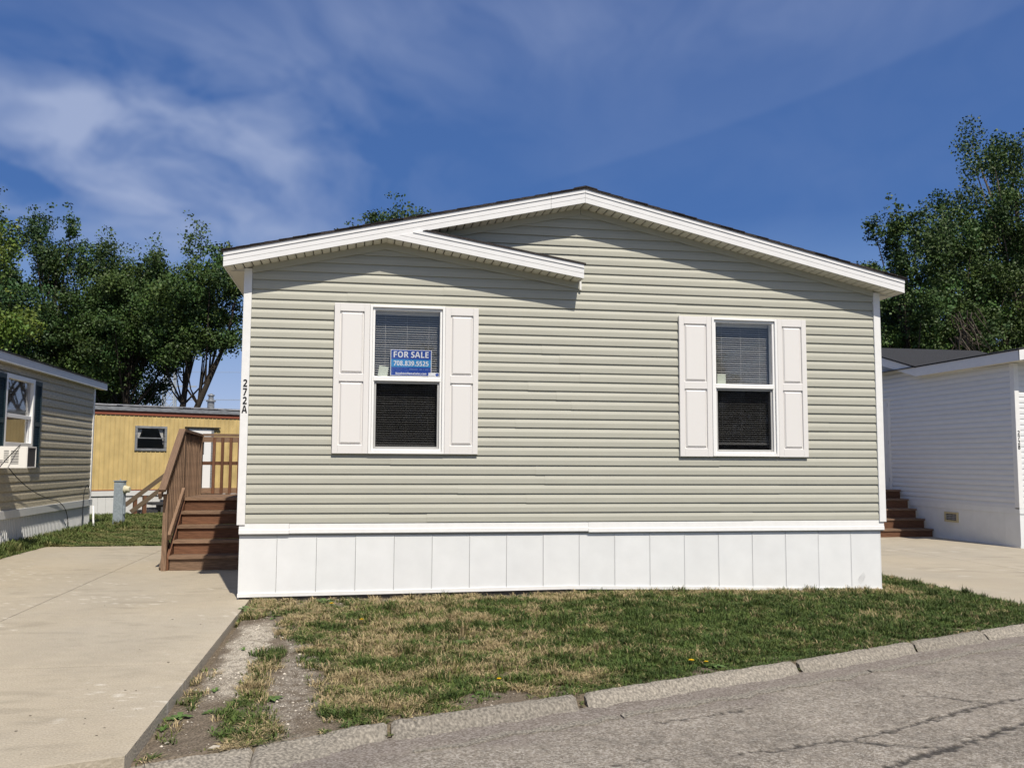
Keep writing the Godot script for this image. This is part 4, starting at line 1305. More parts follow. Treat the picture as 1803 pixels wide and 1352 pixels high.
func tree(called: String, label: String, base: Vector3, height: float, radius: Vector2, crown_low: float, green: Color, clusters: int, per: int, group: String, bark: Material, lean := Vector3.ZERO, fork := false, trunk_r := 0.2, leaf_scale := 1.0):
	var t := thing(called, label, "tree", base, 0.0, group)
	var st := begin()
	var top := Vector3(lean.x, height * 0.86, lean.z)
	var mid := Vector3(lean.x * 0.35, height * 0.4, lean.z * 0.35)
	var axes := []
	if fork:
		for s in [-1, 1]:
			axes.append([Vector3(s * 0.12, -0.1, 0), Vector3(s * 0.2, height * 0.2, 0), Vector3(0.15 + (s + 1) * 0.32, height * 0.36, 0.2 * s), Vector3(0.35 + (s + 1) * 0.75, height * 0.62, 0.3 * s), Vector3(0.4 + (s + 1) * 0.9, height * 0.85, 0.2)])
	else:
		axes.append([Vector3(0, -0.1, 0), Vector3(rng.randf_range(-0.1, 0.1), height * 0.2, 0), mid + Vector3(rng.randf_range(-0.2, 0.2), 0, rng.randf_range(-0.2, 0.2)), (mid + top) * 0.5 + Vector3(rng.randf_range(-0.3, 0.3), 0, 0), top])
	for a in axes:
		tube(st, a, [trunk_r * 1.25, trunk_r, trunk_r * 0.75, trunk_r * 0.45, trunk_r * 0.12], 9)
	var centres := []
	var cy := height * (crown_low + 1.0) * 0.5; var hy := height * (1.0 - crown_low) * 0.5
	for k in clusters:
		var d := Vector3(rng.randfn(), rng.randfn(), rng.randfn()).normalized()
		var f := pow(rng.randf(), 0.42)
		var wob := 1.0 + 0.22 * noise_a.get_noise_3d(d.x * 90 + base.x * 7, d.y * 90, d.z * 90 + base.z * 5)
		var c := Vector3(d.x * radius.x, d.y * hy, d.z * radius.y) * f * wob
		# widest a little below the middle
		var lift := c.y / hy
		c.x *= 1.0 - 0.25 * maxf(lift, 0.0); c.z *= 1.0 - 0.25 * maxf(lift, 0.0)
		c += Vector3(lean.x * (0.6 + 0.4 * lift), cy, lean.z)
		centres.append(c)
	for k in centres.size():
		if k % 3 == 0:
			var c: Vector3 = centres[k]
			var ax: Array = axes[k % axes.size()]
			var fr := clampf((c.y / height - 0.22) * 0.9, 0.5 if fork else 0.16, 0.8) * 4.0
			var seg := mini(int(fr), 3)
			var o: Vector3 = ax[seg].lerp(ax[seg + 1], fr - seg)
			var m := o.lerp(c, 0.5) + Vector3(0, -0.25 + rng.randf_range(-0.2, 0.2), 0)
			tube(st, [o, m, c], [trunk_r * 0.3, trunk_r * 0.17, trunk_r * 0.05], 5)
	obj("trunk", st, bark, t)
	var mm := MultiMesh.new()
	mm.transform_format = MultiMesh.TRANSFORM_3D
	mm.use_colors = true
	mm.mesh = sprays[rng.randi() % sprays.size()]
	mm.instance_count = clusters * per
	var i := 0
	for c in centres:
		var rc := rng.randf_range(0.42, 0.85) * leaf_scale
		var tone := rng.randf_range(0.7, 1.2)
		var hue := rng.randf_range(-0.15, 0.25)
		for k in per:
			var d := Vector3(rng.randfn(), rng.randfn(), rng.randfn()).normalized()
			d.y = d.y * (0.62 if c.y < cy + hy * 0.45 else 1.15) + 0.1
			if c.y > cy + hy * 0.45:
				d.x *= 0.7; d.z *= 0.7
			var p: Vector3 = c + d * rc * pow(rng.randf(), 0.4)
			if rng.randf() < 0.05:
				p += d * rc * 0.7
			var b := Basis(Vector3(rng.randfn(), rng.randfn(), rng.randfn()).normalized(), rng.randf() * TAU).scaled(Vector3.ONE * rng.randf_range(0.75, 1.3) * leaf_scale)
			mm.set_instance_transform(i, Transform3D(b, p))
			var v := tone * rng.randf_range(0.8, 1.2)
			var warm := hue + rng.randf_range(-0.15, 0.2)
			mm.set_instance_color(i, Color(green.r * v * (1.0 + warm), green.g * v * (1.0 + 0.25 * warm), green.b * v * rng.randf_range(0.7, 1.1)))
			i += 1
	var crown := MultiMeshInstance3D.new()
	crown.name = "crown"
	crown.multimesh = mm
	crown.material_override = M.leaf
	crown.set_meta("kind", "stuff")
	t.add_child(crown)
	return t

func trees():
	for k in 4:
		sprays.append(spray_mesh(17, 0.26, 0.088))
	var dark := Color(0.040, 0.077, 0.023); var mid := Color(0.050, 0.092, 0.024); var light := Color(0.10, 0.155, 0.028)
	var row := "maples behind the yellow trailer"
	tree("maple_tree", "tall dark maple above the teal shuttered house roof", Vector3(-13.4, 0.0, -28.5), 10.7, Vector2(3.4, 3.0), 0.16, dark, 95, 40, row, M.bark)
	tree("maple_tree", "dark spiky-topped maple behind the teal shuttered house roof", Vector3(-11.4, 0.0, -30.0), 11.4, Vector2(3.2, 3.0), 0.18, dark, 95, 40, row, M.bark)
	tree("maple_tree", "broad mid green maple rising behind the yellow trailer's left end", Vector3(-9.9, 0.0, -31.5), 11.2, Vector2(3.2, 3.0), 0.26, mid, 90, 40, row, M.bark)
	tree("maple_tree", "straight-trunked maple behind the middle of the yellow trailer", Vector3(-8.2, 0.0, -29.3), 10.4, Vector2(2.3, 2.4), 0.36, mid, 76, 40, row, M.bark)
	tree("maple_tree", "fork-trunked maple with open sky under its crown beside the beige house", Vector3(-5.95, 0.0, -27.8), 10.3, Vector2(2.1, 2.0), 0.50, mid, 62, 40, row, M.bark, Vector3(1.15, 0, 0), true, 0.16)
	tree("young_tree", "bright yellow-green tree close behind the teal shuttered house", Vector3(-7.9, 0.0, -12.6), 6.9, Vector2(1.7, 1.5), 0.3, light, 52, 40, "", M.bark, Vector3.ZERO, false, 0.1, 0.72)
	tree("maple_tree", "taller of two trees whose crown tips show above the beige house roof", Vector3(2.85, 0.0, -25.0), 11.1, Vector2(2.6, 2.4), 0.4, dark, 130, 40, "", M.bark)
	tree("maple_tree", "lower of two trees whose crown tips show above the beige house roof", Vector3(1.6, 0.0, -24.6), 10.4, Vector2(2.6, 2.3), 0.4, dark, 130, 40, "", M.bark)
	var back := "dense trees of the far thicket"
	for q in [[-17.0, -33.0, 8.5], [-14.5, -35.5, 8.8], [-12.4, -34.6, 7.6], [-11.2, -36.5, 6.4], [-16.0, -27.0, 7.5]]:
		tree("thicket_tree", "low dense tree filling the gaps behind the maple row", Vector3(q[0], 0, q[1]), q[2], Vector2(2.6, 2.2), 0.02, dark, 70, 36, back, M.bark)
	var rg := "trees behind the white house"
	tree("cottonwood_tree", "tallest tree with a pale trunk and open top behind the white house", Vector3(30.2, 0, -25.5), 16.4, Vector2(4.4, 3.6), 0.22, mid, 135, 36, rg, M.pale_bark, Vector3(-0.6, 0, 0), false, 0.34, 1.15)
	tree("cottonwood_tree", "rounded lower tree beside the roof corner of the beige house", Vector3(22.0, 0, -22.0), 11.4, Vector2(2.9, 2.6), 0.14, mid, 104, 38, rg, M.bark, Vector3.ZERO, false, 0.2)
	tree("cottonwood_tree", "leaning middle tree between the rounded tree and the tall pale-trunked one", Vector3(25.4, 0, -24.0), 13.0, Vector2(2.6, 2.4), 0.2, mid, 78, 38, rg, M.bark, Vector3(0.5, 0, 0), false, 0.2)
	for q in [[24.0, -27.0, 8.8], [27.0, -27.5, 9.4], [29.5, -22.5, 8.5], [32.0, -24.0, 9.0]]:
		tree("thicket_tree", "low dense tree in the dark shade behind the white house", Vector3(q[0], 0, q[1]), q[2], Vector2(2.7, 2.2), 0.03, dark, 75, 36, "dense trees behind the white house", M.bark)
	# across the street: what the panes mirror
	for q in [[-9.0, 27.0, 6.2], [-3.0, 29.0, 5.4], [3.5, 28.0, 6.0], [9.0, 27.0, 5.6], [15.0, 26.0, 6.4], [-16.0, 30.0, 6.8]]:
		tree("street_tree", "rounded street tree growing across the road", Vector3(q[0], -0.1, q[1]), q[2], Vector2(2.9, 2.0), 0.1, dark, 50, 30, "trees across the road", M.bark)
	# dead bough
	var st := begin()
	for k in 46:
		var a := Vector3(rng.randf_range(-0.35, 0.35), rng.randf_range(0.0, 0.9), rng.randf_range(-0.3, 0.3))
		var b := a + Vector3(rng.randf_range(0.2, 0.9), rng.randf_range(-1.1, -0.5), rng.randf_range(-0.3, 0.3)) * rng.randf_range(0.4, 0.95)
		var m := a.lerp(b, 0.5) + Vector3(rng.randf_range(-0.15, 0.2), rng.randf_range(-0.1, 0.1), 0)
		tube(st, [a, m, b], [0.022, 0.016, 0.007], 4)
	var dead := obj("dead_branch", st, M.pale_bark)
	dead.position = Vector3(22.6, 5.9, -19.6)
	dead.scale = Vector3.ONE * 1.35
	tag(dead, "bundle of bare brown twigs hanging in front of the dark foliage", "branch")

func blade_clump(blades: int, height: float, spread: float, lean: float, width := 0.0035) -> ArrayMesh:
	var st := begin()
	for k in blades:
		var a := rng.randf() * TAU
		var o := Vector3(cos(a), 0, sin(a)) * spread * sqrt(rng.randf())
		var d := Vector3(cos(a + rng.randf_range(-1.5, 1.5)), 0, sin(a + rng.randf_range(-1.5, 1.5)))
		var h := height * rng.randf_range(0.55, 1.15)
		var l := lean * rng.randf_range(0.3, 1.4) * h
		var s := d.cross(Vector3.UP).normalized() * width * rng.randf_range(0.7, 1.3)
		var m := o + d * l * 0.35 + Vector3.UP * h * 0.62
		var tip := o + d * l + Vector3.UP * h * lerpf(1.0, 0.75, minf(lean, 1.0))
		var n := (d + Vector3.UP * 0.3).normalized()
		quad(st, o - s, o + s, m + s * 0.75, m - s * 0.75, n)
		tri(st, m - s * 0.75, m + s * 0.75, tip, n)
	return commit(st)

func scatter(called: String, label: String, category: String, mesh: Mesh, m: Material, xfs: Array, cols: Array):
	var mm := MultiMesh.new()
	mm.transform_format = MultiMesh.TRANSFORM_3D
	mm.use_colors = true
	mm.mesh = mesh
	mm.instance_count = xfs.size()
	for k in xfs.size():
		mm.set_instance_transform(k, xfs[k])
		mm.set_instance_color(k, cols[k])
	var o := MultiMeshInstance3D.new()
	o.name = numbered(called)
	o.multimesh = mm
	o.material_override = m
	add_child(o)
	tag(o, label, category, "", "stuff")
	return o

func lawn_grass():
	var green := [[], []]; var green_c := [[], []]
	var dry := []; var dry_c := []
	var x := 0.06
	var step := 0.021
	while x < 9.6:
		var z := -6.5 if x > 7.2 else 0.0
		var zc := curb_z(x)
		while z < zc + 0.01:
			var px := x + rng.randf_range(-0.014, 0.014); var pz := z + rng.randf_range(-0.014, 0.014)
			z += step if z > -0.5 else step * 1.8
			if px < 0.07 or (px < 7.16 and pz < 0.02) or px > 8.27:
				continue
			if px > 7.16 and pz < -3.0 and rng.randf() < 0.3:
				continue
			var den := turf(px, pz)
			if rng.randf() > den * 1.05:
				continue
			var dr := dryness(px, pz)
			var edge := curb_z(px) - pz
			var lush := clampf(0.55 + 0.5 * noise_b.get_noise_2d(px * 4.0 - 30.0, pz * 4.0) + 0.15 * smoothstep(2.5, 6.0, px), 0.2, 1.2)
			var low := lerpf(0.45, 1.0, smoothstep(0.0, 0.4, edge))
			var tuft := smoothstep(0.15, 0.5, noise_b.get_noise_2d(px * 16.0 + 90.0, pz * 16.0))
			var s := lerpf(0.45, 1.1, lush) * low * rng.randf_range(0.6, 1.25) * (1.0 + 0.8 * tuft)
			if px < 1.1:
				s *= 0.75
			var b := Basis(Vector3.UP, rng.randf() * TAU).scaled(Vector3(1, s, 1))
			var xf := Transform3D(b, Vector3(px, land_y(px, pz) - 0.002, pz))
			if rng.randf() < dr * (0.72 if px < 3.6 else 0.6) + 0.04:
				var v := rng.randf_range(0.65, 1.2)
				dry.append(xf); dry_c.append(Color(0.42 * v, 0.33 * v, 0.18 * v))
			else:
				var v := rng.randf_range(0.55, 1.35) * lerpf(1.2, 0.8, lush) * lerpf(1.0, 0.75, tuft)
				var yel := clampf(rng.randf() * 0.45 + dr * 0.45, 0, 1)
				var k := rng.randi() % 2
				green[k].append(xf); green_c[k].append(Color(lerpf(0.056, 0.16, yel) * v, lerpf(0.108, 0.162, yel) * v, lerpf(0.022, 0.04, yel) * v))
		x += step
	scatter("lawn_grass", "green turf blades of the front verge", "grass", blade_clump(8, 0.072, 0.022, 0.75), M.grass, green[0], green_c[0])
	scatter("lawn_grass", "finer green turf blades mixed into the front verge", "grass", blade_clump(8, 0.06, 0.026, 1.1, 0.003), M.grass, green[1], green_c[1])
	scatter("dry_grass", "straw-coloured dead grass in the front verge", "grass", blade_clump(8, 0.075, 0.026, 0.9, 0.0024), M.grass, dry, dry_c)
	# yard at the back left, longer and coarser
	var xs := []; var cs := []; var xt := []; var ct := []
	for k in 26000:
		var px := rng.randf_range(-4.35, 0.0); var pz := rng.randf_range(-15.6, -3.4)
		var on_slab := px > -3.9 and pz > -6.35
		if px > -3.9 and pz > -6.42 and not (pz < -6.3):
			continue
		if on_slab:
			continue
		if pz < -9.0 and rng.randf() < 0.3:
			continue
		var far := smoothstep(-6.3, -9.5, pz)
		var wall := smoothstep(0.75, 0.1, px + 4.3) if pz > -10.4 else 0.35
		var tall := maxf(wall, smoothstep(0.5, 0.1, Vector2(px + 3.9, pz + 10.95).length()))
		var s := lerpf(0.8, 3.4, tall) * rng.randf_range(0.7, 1.25)
		var v := rng.randf_range(0.65, 1.25)
		var dr := clampf(0.9 * noise_c.get_noise_2d(px * 5, pz * 9) + 0.18 * (1.0 - tall), 0, 1)
		var col := Color(lerpf(0.085, 0.32, dr) * v, lerpf(0.122, 0.26, dr) * v, lerpf(0.03, 0.12, dr) * v)
		var b := Basis(Vector3.UP, rng.randf() * TAU).scaled(Vector3(1.7, s, 1.7))
		var q := Transform3D(b, Vector3(px, land_y(px, pz) - 0.003, pz))
		xs.append(q); cs.append(col)
	for k in 9000:
		var px := rng.randf_range(-9.0, 0.0); var pz := rng.randf_range(-17.5, -10.6)
		if (px + 5.69) * 0.4886 + (pz + 15.73) * 0.8725 < 0.12 or (px < -4.3 and pz > -10.5):
			continue
		var v := rng.randf_range(0.65, 1.25)
		var b := Basis(Vector3.UP, rng.randf() * TAU).scaled(Vector3(2.4, rng.randf_range(0.9, 2.2), 2.4))
		xt.append(Transform3D(b, Vector3(px, land_y(px, pz) - 0.003, pz)))
		ct.append(Color(0.10 * v, 0.13 * v, 0.035 * v))
	scatter("yard_grass", "longer green grass along the ribbed skirting and behind the drive", "grass", blade_clump(9, 0.06, 0.03, 0.7, 0.004), M.grass, xs, cs)
	scatter("yard_grass", "rough grass in front of the yellow trailer", "grass", blade_clump(9, 0.06, 0.035, 0.7, 0.004), M.grass, xt, ct)

func leafy_clump(leaves: int, size: float) -> ArrayMesh:
	var st := begin()
	for k in leaves:
		var a := TAU * k / leaves + rng.randf_range(-0.4, 0.4)
		var d := Vector3(cos(a), 0, sin(a)); var s := d.cross(Vector3.UP)
		var l := size * rng.randf_range(0.5, 1.1); var rise := rng.randf_range(0.2, 0.9)
		var w := l * rng.randf_range(0.16, 0.26)
		var p1 := d * l * 0.5 + Vector3.UP * l * 0.4 * rise; var p2 := d * l + Vector3.UP * l * 0.3 * rise
		quad(st, -s * w * 0.2, s * w * 0.2, p1 + s * w, p1 - s * w, Vector3.UP)
		tri(st, p1 - s * w, p1 + s * w, p2, Vector3.UP)
	return commit(st)

func small_weeds():
	var xs := []; var cs := []
	for k in 5200:
		var px := rng.randf_range(0.08, 8.2); var pz := rng.randf_range(0.05, 4.75)
		var edge := curb_z(px) - pz
		if edge < 0.02:
			continue
		var n := noise_c.get_noise_2d(px * 9.0 + 200.0, pz * 9.0)
		var want := smoothstep(0.12, 0.45, n) * 0.9
		if edge < 0.35 and px > 0.9:
			want = maxf(want, 0.35 * smoothstep(-0.2, 0.2, n))
		if px < 0.42 and pz < 1.1:
			want = maxf(want, 0.6)
		if px < 1.0 and pz > 1.2:
			want *= 0.25
		if rng.randf() > want:
			continue
		var s := rng.randf_range(0.5, 1.25) * (0.7 if edge < 0.35 else 1.0)
		var v := rng.randf_range(0.7, 1.3)
		xs.append(Transform3D(Basis(Vector3.UP, rng.randf() * TAU).scaled(Vector3(s, s * rng.randf_range(0.7, 1.3), s)), Vector3(px, land_y(px, pz) + 0.004, pz)))
		cs.append(Color(0.075 * v, 0.135 * v, 0.028 * v))
	# tufts rooted in the gaps of the curb
	for jx in [1.335, 2.565, 4.405, 5.72]:
		for k in 7:
			var u := rng.randf_range(-0.03, 0.13)
			xs.append(Transform3D(Basis(Vector3.UP, rng.randf() * TAU).scaled(Vector3.ONE * rng.randf_range(0.3, 0.6)), Vector3(jx + rng.randf_range(-0.012, 0.012), -0.045, curb_z(jx) + u)))
			cs.append(Color(0.10, 0.12, 0.04))
	scatter("ground_weeds", "low broad-leaved weeds and clover among the turf", "weeds", leafy_clump(9, 0.045), M.grass, xs, cs)
	xs = []; cs = []
	for k in 60:
		var px := rng.randf_range(-1.6, 0.0); var pz := rng.randf_range(3.6, 5.0)
		if rng.randf() < 0.4:
			px = rng.randf_range(-3.5, 0.0); pz = rng.randf_range(-5.5, 5.0)
		var s := rng.randf_range(0.003, 0.008)
		xs.append(Transform3D(Basis(Vector3.UP, rng.randf() * TAU).scaled(Vector3(s * 1.6, s * 0.5, s)), Vector3(px, 0.083, pz)))
		cs.append(Color(0.10, 0.08, 0.06))
	scatter("debris", "tiny dark leaf bits and crumbs lying on the driveway", "debris", pebble_mesh(), M.stone, xs, cs)

func pebble_mesh() -> ArrayMesh:
	var st := begin()
	var ringp := []
	for k in 6:
		var a := TAU * k / 6.0
		var r := rng.randf_range(0.8, 1.1)
		ringp.append(Vector3(cos(a) * r, rng.randf_range(-0.12, 0.12), sin(a) * r * 0.8))
	var t := Vector3(0.1, 0.62, 0.05); var b := Vector3(0, -0.5, 0)
	for k in 6:
		tri(st, ringp[k], ringp[(k + 1) % 6], t, Vector3.UP)
		tri(st, ringp[k], ringp[(k + 1) % 6], b, Vector3.DOWN)
	return commit(st)

func gravel():
	var xs := []; var cs := []
	for k in 30000:
		var px := rng.randf_range(0.08, 3.6); var pz := rng.randf_range(0.02, 4.75)
		if pz > curb_z(px) - 0.02:
			continue
		var bare := 1.0 - turf(px, pz)
		var n := noise_b.get_noise_2d(px * 11.0 + 9.0, pz * 7.0)
		var w := 0.0
		var strip := smoothstep(0.2, 0.1, absf(px - 0.31 + n * 0.1)) * smoothstep(1.25, 1.5, pz + n * 0.2) * smoothstep(4.1, 3.3, pz + n * 0.5)
		w = maxf(w, strip)
		w = maxf(w, 0.6 * smoothstep(0.18, 0.06, absf(px - 0.72 + n * 0.1)) * smoothstep(1.8, 2.4, pz))
		if pz < 0.4 and px > 0.5:
			w = maxf(w, 0.75 * smoothstep(0.42, 0.15, pz + n * 0.2))
		w = maxf(w, 0.09)
		if rng.randf() > w * bare:
			continue
		var s := rng.randf_range(0.002, 0.0065)
		if rng.randf() < 0.09:
			s *= rng.randf_range(1.6, 3.0)
		var v := rng.randf_range(0.4, 1.1)
		cs.append(Color(0.62 * v, 0.56 * v, 0.47 * v))
		xs.append(Transform3D(Basis(Vector3.UP, rng.randf() * TAU).scaled(Vector3(s, s, s)), Vector3(px, land_y(px, pz) + s * 0.2, pz)))
	scatter("gravel", "pale crushed stone strewn on the bare earth by the drive", "gravel", pebble_mesh(), M.stone, xs, cs)
	# larger single stones
	for q in [[0.42, 4.66, 0.035, "flat pale stone lying on bare earth near the curb"], [0.2, 3.86, 0.02, "small white stone beside the drive edge"], [0.16, 4.55, 0.018, "white stone chip at the drive corner"]]:
		var o := piece("stone", pebble_mesh(), mat(0.42, 0.38, 0.31, 0.9))
		o.position = Vector3(q[0], land_y(q[0], q[1]) + 0.004, q[1]); o.scale = Vector3(q[2], q[2] * 0.5, q[2]); o.rotation.y = q[0] * 9.0
		tag(o, q[3], "stone")

func rosette(at: Vector3, size: float, label: String, group := ""):
	var o := thing("broadleaf_weed", label, "weed", at, 0.0, group)
	for k in 11:
		var st := begin()
		var a := TAU * k / 11.0 + rng.randf_range(-0.2, 0.2)
		var d := Vector3(cos(a), 0, sin(a)); var s := d.cross(Vector3.UP)
		var l := size * rng.randf_range(0.7, 1.15); var rise := rng.randf_range(0.25, 0.7)
		var w := l * 0.17
		var p := [Vector3.ZERO, d * l * 0.35 + Vector3.UP * l * 0.3 * rise, d * l * 0.7 + Vector3.UP * l * 0.36 * rise, d * l + Vector3.UP * l * 0.22 * rise]
		var ws := [w * 0.25, w, w * 1.1, 0.0]
		for j in 3:
			quad(st, p[j] - s * ws[j], p[j] + s * ws[j], p[j + 1] + s * ws[j + 1], p[j + 1] - s * ws[j + 1], Vector3.UP)
		obj("leaf", st, M.stem, o)

func dandelion(at: Vector3, height: float, size: float, label: String, group: String):
	var o := thing("dandelion", label, "flower", at, 0.0, group)
	var st := begin()
	tube(st, [Vector3(0, -0.005, 0), Vector3(0.004, height * 0.6, 0.002), Vector3(0.002, height, 0.004)], [0.0022, 0.002, 0.002], 5)
	obj("stem", st, M.stem, o)
	st = begin()
	for k in 26:
		var a := TAU * k / 26.0 * 2.6; var f := 0.45 + 0.55 * (k / 26.0)
		var d := Vector3(cos(a), 0, sin(a)); var s := d.cross(Vector3.UP) * size * 0.16
		var c := Vector3(0.002, height, 0.004)
		var tip := c + d * size * f + Vector3.UP * size * (0.5 - 0.45 * f)
		quad(st, c + d * size * 0.05 - s * 0.5, c + d * size * 0.05 + s * 0.5, tip + s, tip - s, Vector3.UP + d)
	lathe(st, Vector3(0.002, height - size * 0.1, 0.004), [Vector2(0.0, 0), Vector2(size * 0.4, size * 0.1), Vector2(size * 0.35, size * 0.35), Vector2(0, size * 0.45)], 10)
	obj("flower_head", st, M.dandelion, o)

# ------------------------------------------------------------------ ground
func grid_sheet(called: String, xs: Array, zs: Callable, ns: int, height: Callable, colour: Callable, m: Material) -> MeshInstance3D:
	var st := SurfaceTool.new()
	st.begin(Mesh.PRIMITIVE_TRIANGLES)
	for i in xs.size():
		for j in ns:
			var x: float = xs[i]; var z: float = zs.call(x, j)
			st.set_color(colour.call(x, z))
			st.set_normal(Vector3.UP)
			st.add_vertex(Vector3(x, height.call(x, z), z))
	for i in xs.size() - 1:
		for j in ns - 1:
			var a := i * ns + j
			for q in [a, a + ns, a + ns + 1, a, a + ns + 1, a + 1]:
				st.add_index(q)
	st.generate_normals()
	return piece(called, st.commit(), m)

func ground():
	# the wide plain under everything
	var pm := PlaneMesh.new()
	pm.size = Vector2(900, 900)
	var g := piece("ground", pm, mat(0.09, 0.1, 0.045, 1.0))
	g.position.y = -0.3
	structure(g, "wide flat land reaching to the horizon", "ground")
	# lawn and yards
	var xs := [-70.0, -45.0, -30.0, -20.0, -14.0, -10.0, -7.0, -5.0, -4.0, -3.0, -2.0, -1.0, -0.4, 0.0]
	var x := 0.04
	while x < 1.3:
		xs.append(x); x += 0.022
	while x < 8.4:
		xs.append(x); x += 0.045
	for q in [9.0, 10.0, 11.0, 12.0, 13.0, 15.0, 18.0, 22.0, 28.0, 36.0, 50.0, 70.0]:
		xs.append(q)
	var back := []
	for q in [-0.115, -0.05]:
		back.append(q)
	var d := -0.01
	while d < 5.0:
		back.append(d); d += 0.028
	for q in [5.3, 5.8, 6.5, 7.5, 9.0, 11.0, 14.0, 18.0, 24.0, 32.0, 45.0, 65.0, 100.0, 170.0]:
		back.append(q)
	var zs := func(px: float, j: int) -> float: return curb_z(px) - back[j]
	var col := func(px: float, z: float) -> Color:
		if px > 0.0 and px < 8.4 and z > -0.2:
			var t := turf(px, z)
			var n := noise_b.get_noise_2d(px * 11.0 + 9.0, z * 7.0)
			var n2 := noise_c.get_noise_2d(px * 40.0, z * 40.0)
			var soil := Color(0.245, 0.195, 0.14).lerp(Color(0.37, 0.30, 0.22), clampf(0.5 + n2, 0, 1))
			var strip := smoothstep(0.2, 0.09, absf(px - 0.31 + n * 0.1)) * smoothstep(1.2, 1.5, z + n * 0.2) * smoothstep(4.0, 2.9, z + n * 0.8)
			soil = soil.lerp(Color(0.93, 0.84, 0.69), strip * clampf(0.8 + n2 * 0.9, 0.15, 1))
			var grit := smoothstep(0.22, 0.06, absf(px - 0.74 + n * 0.15)) * smoothstep(1.7, 2.3, z)
			soil = soil.lerp(Color(0.52, 0.46, 0.38), grit * clampf(0.5 + n2 * 1.3, 0, 1))
			return soil.lerp(Color(0.16, 0.13, 0.07), t * 0.8)
		return Color(0.12, 0.12, 0.05)
	var lawn := grid_sheet("lawn", xs, zs, back.size(), land_y, col, M.soil)
	structure(lawn, "patchy verge and yards of earth and turf round the houses", "lawn")

func slab_sheet(st: SurfaceTool, x0: float, x1: float, z0: float, z1: float, top: float, bottom: float, cell: float, tint: Callable, front: Callable):
	var nx := maxi(2, int((x1 - x0) / cell)); var nz := maxi(2, int((z1 - z0) / cell))
	var c := 0.006
	var pos := func(i: int, j: int) -> Vector3:
		var x := lerpf(x0, x1, float(i) / nx)
		var ze: float = minf(z1, front.call(x))
		var z := lerpf(z0, ze, float(j) / nz)
		var dip := 0.0 if i > 0 and i < nx and j > 0 and j < nz else c * 0.7
		return Vector3(x, top - dip + noise_a.get_noise_2d(x * 8, z * 8) * 0.003, z)
	var rows := []
	for i in nx + 1:
		var row := []
		for j in nz + 1:
			row.append(pos.call(i, j))
		rows.append(row)
	var put := func(v: Vector3):
		st.set_color(tint.call(v.x, v.z)); st.add_vertex(v)
	st.set_smooth_group(1)
	for i in nx:
		for j in nz:
			var a: Vector3 = rows[i][j]; var b: Vector3 = rows[i + 1][j]; var e: Vector3 = rows[i + 1][j + 1]; var d: Vector3 = rows[i][j + 1]
			for v in [a, b, e, a, e, d]:
				put.call(v)
	st.set_smooth_group(-1)
	for i in nx:
		for j in [0, nz]:
			var a: Vector3 = rows[i][j]; var b: Vector3 = rows[i + 1][j]
			var al := Vector3(a.x, bottom, a.z); var bl := Vector3(b.x, bottom, b.z)
			for v in ([a, al, bl, a, bl, b] if j == 0 else [a, bl, al, a, b, bl]):
				put.call(v)
	for j in nz:
		for i in [0, nx]:
			var a: Vector3 = rows[i][j]; var b: Vector3 = rows[i][j + 1]
			var al := Vector3(a.x, bottom, a.z); var bl := Vector3(b.x, bottom, b.z)
			for v in ([a, bl, al, a, b, bl] if i == 0 else [a, al, bl, a, bl, b]):
				put.call(v)

func driveways():
	var dn := FastNoiseLite.new(); dn.seed = 77; dn.frequency = 0.35; dn.fractal_octaves = 5
	var sn := FastNoiseLite.new(); sn.seed = 78; sn.frequency = 1.1; sn.fractal_octaves = 4
	var tint := func(x: float, z: float) -> Color:
		var v := 1.0 + 0.09 * dn.get_noise_2d(x * 2.2, z * 0.9) + 0.06 * sn.get_noise_2d(x * 5.0, z * 5.0)
		# grime and tyre stains, streaked across the slabs
		var s := smoothstep(0.05, 0.5, sn.get_noise_2d(x * 1.1 + 20.0, z * 2.6)) * smoothstep(-0.2, 0.35, dn.get_noise_2d(x * 1.4 + 8.0, z * 1.4))
		v -= 0.16 * s
		v -= 0.10 * smoothstep(0.1, 0.5, sn.get_noise_2d(x * 4.0 - 60.0, z * 9.0)) * smoothstep(-0.1, 0.4, dn.get_noise_2d(x * 0.9 + 44.0, z * 0.9))
		var warm := 0.5 + dn.get_noise_2d(x * 0.8 - 15.0, z * 0.8)
		var c := Color(0.505, 0.45, 0.352).lerp(Color(0.475, 0.435, 0.36), clampf(warm, 0, 1))
		var chips := smoothstep(0.36, 0.46, sn.get_noise_2d(x * 7.0, z * 11.0)) * smoothstep(0.12, 0.32, dn.get_noise_2d(x * 1.6 + 31.0, z * 1.6))
		c = c * v
		return c.lerp(Color(0.80, 0.77, 0.69), chips * 0.55)
	var front := func(x: float) -> float: return 5.02 - 0.36 * (x - 0.06)
	var d := Node3D.new(); d.name = "driveway"; add_child(d)
	structure(d, "pale concrete driveway with slab joints beside the beige house", "driveway")
	for xr in [[-3.9, -1.936], [-1.929, 0.06]]:
		for zr in [[-6.35, -0.505], [-0.5, 2.972], [2.977, 8.0]]:
			var st := begin()
			slab_sheet(st, xr[0], xr[1], zr[0], zr[1], 0.08, -0.12, 0.045, tint, front)
			obj("slab", st, M.concrete, d)
	var r := Node3D.new(); r.name = "driveway_001"; add_child(r)
	structure(r, "pale concrete driveway leading to the white house", "driveway")
	var frontr := func(x: float) -> float: return curb_z(x) - 0.05
	for xr in [[8.25, 10.6], [10.608, 13.04]]:
		for zr in [[-12.0, -7.2], [-7.192, -2.6], [-2.592, 3.0]]:
			var st := begin()
			slab_sheet(st, xr[0], xr[1], zr[0], zr[1], -0.012, -0.2, 0.11, tint, frontr)
			obj("slab", st, M.concrete, r)

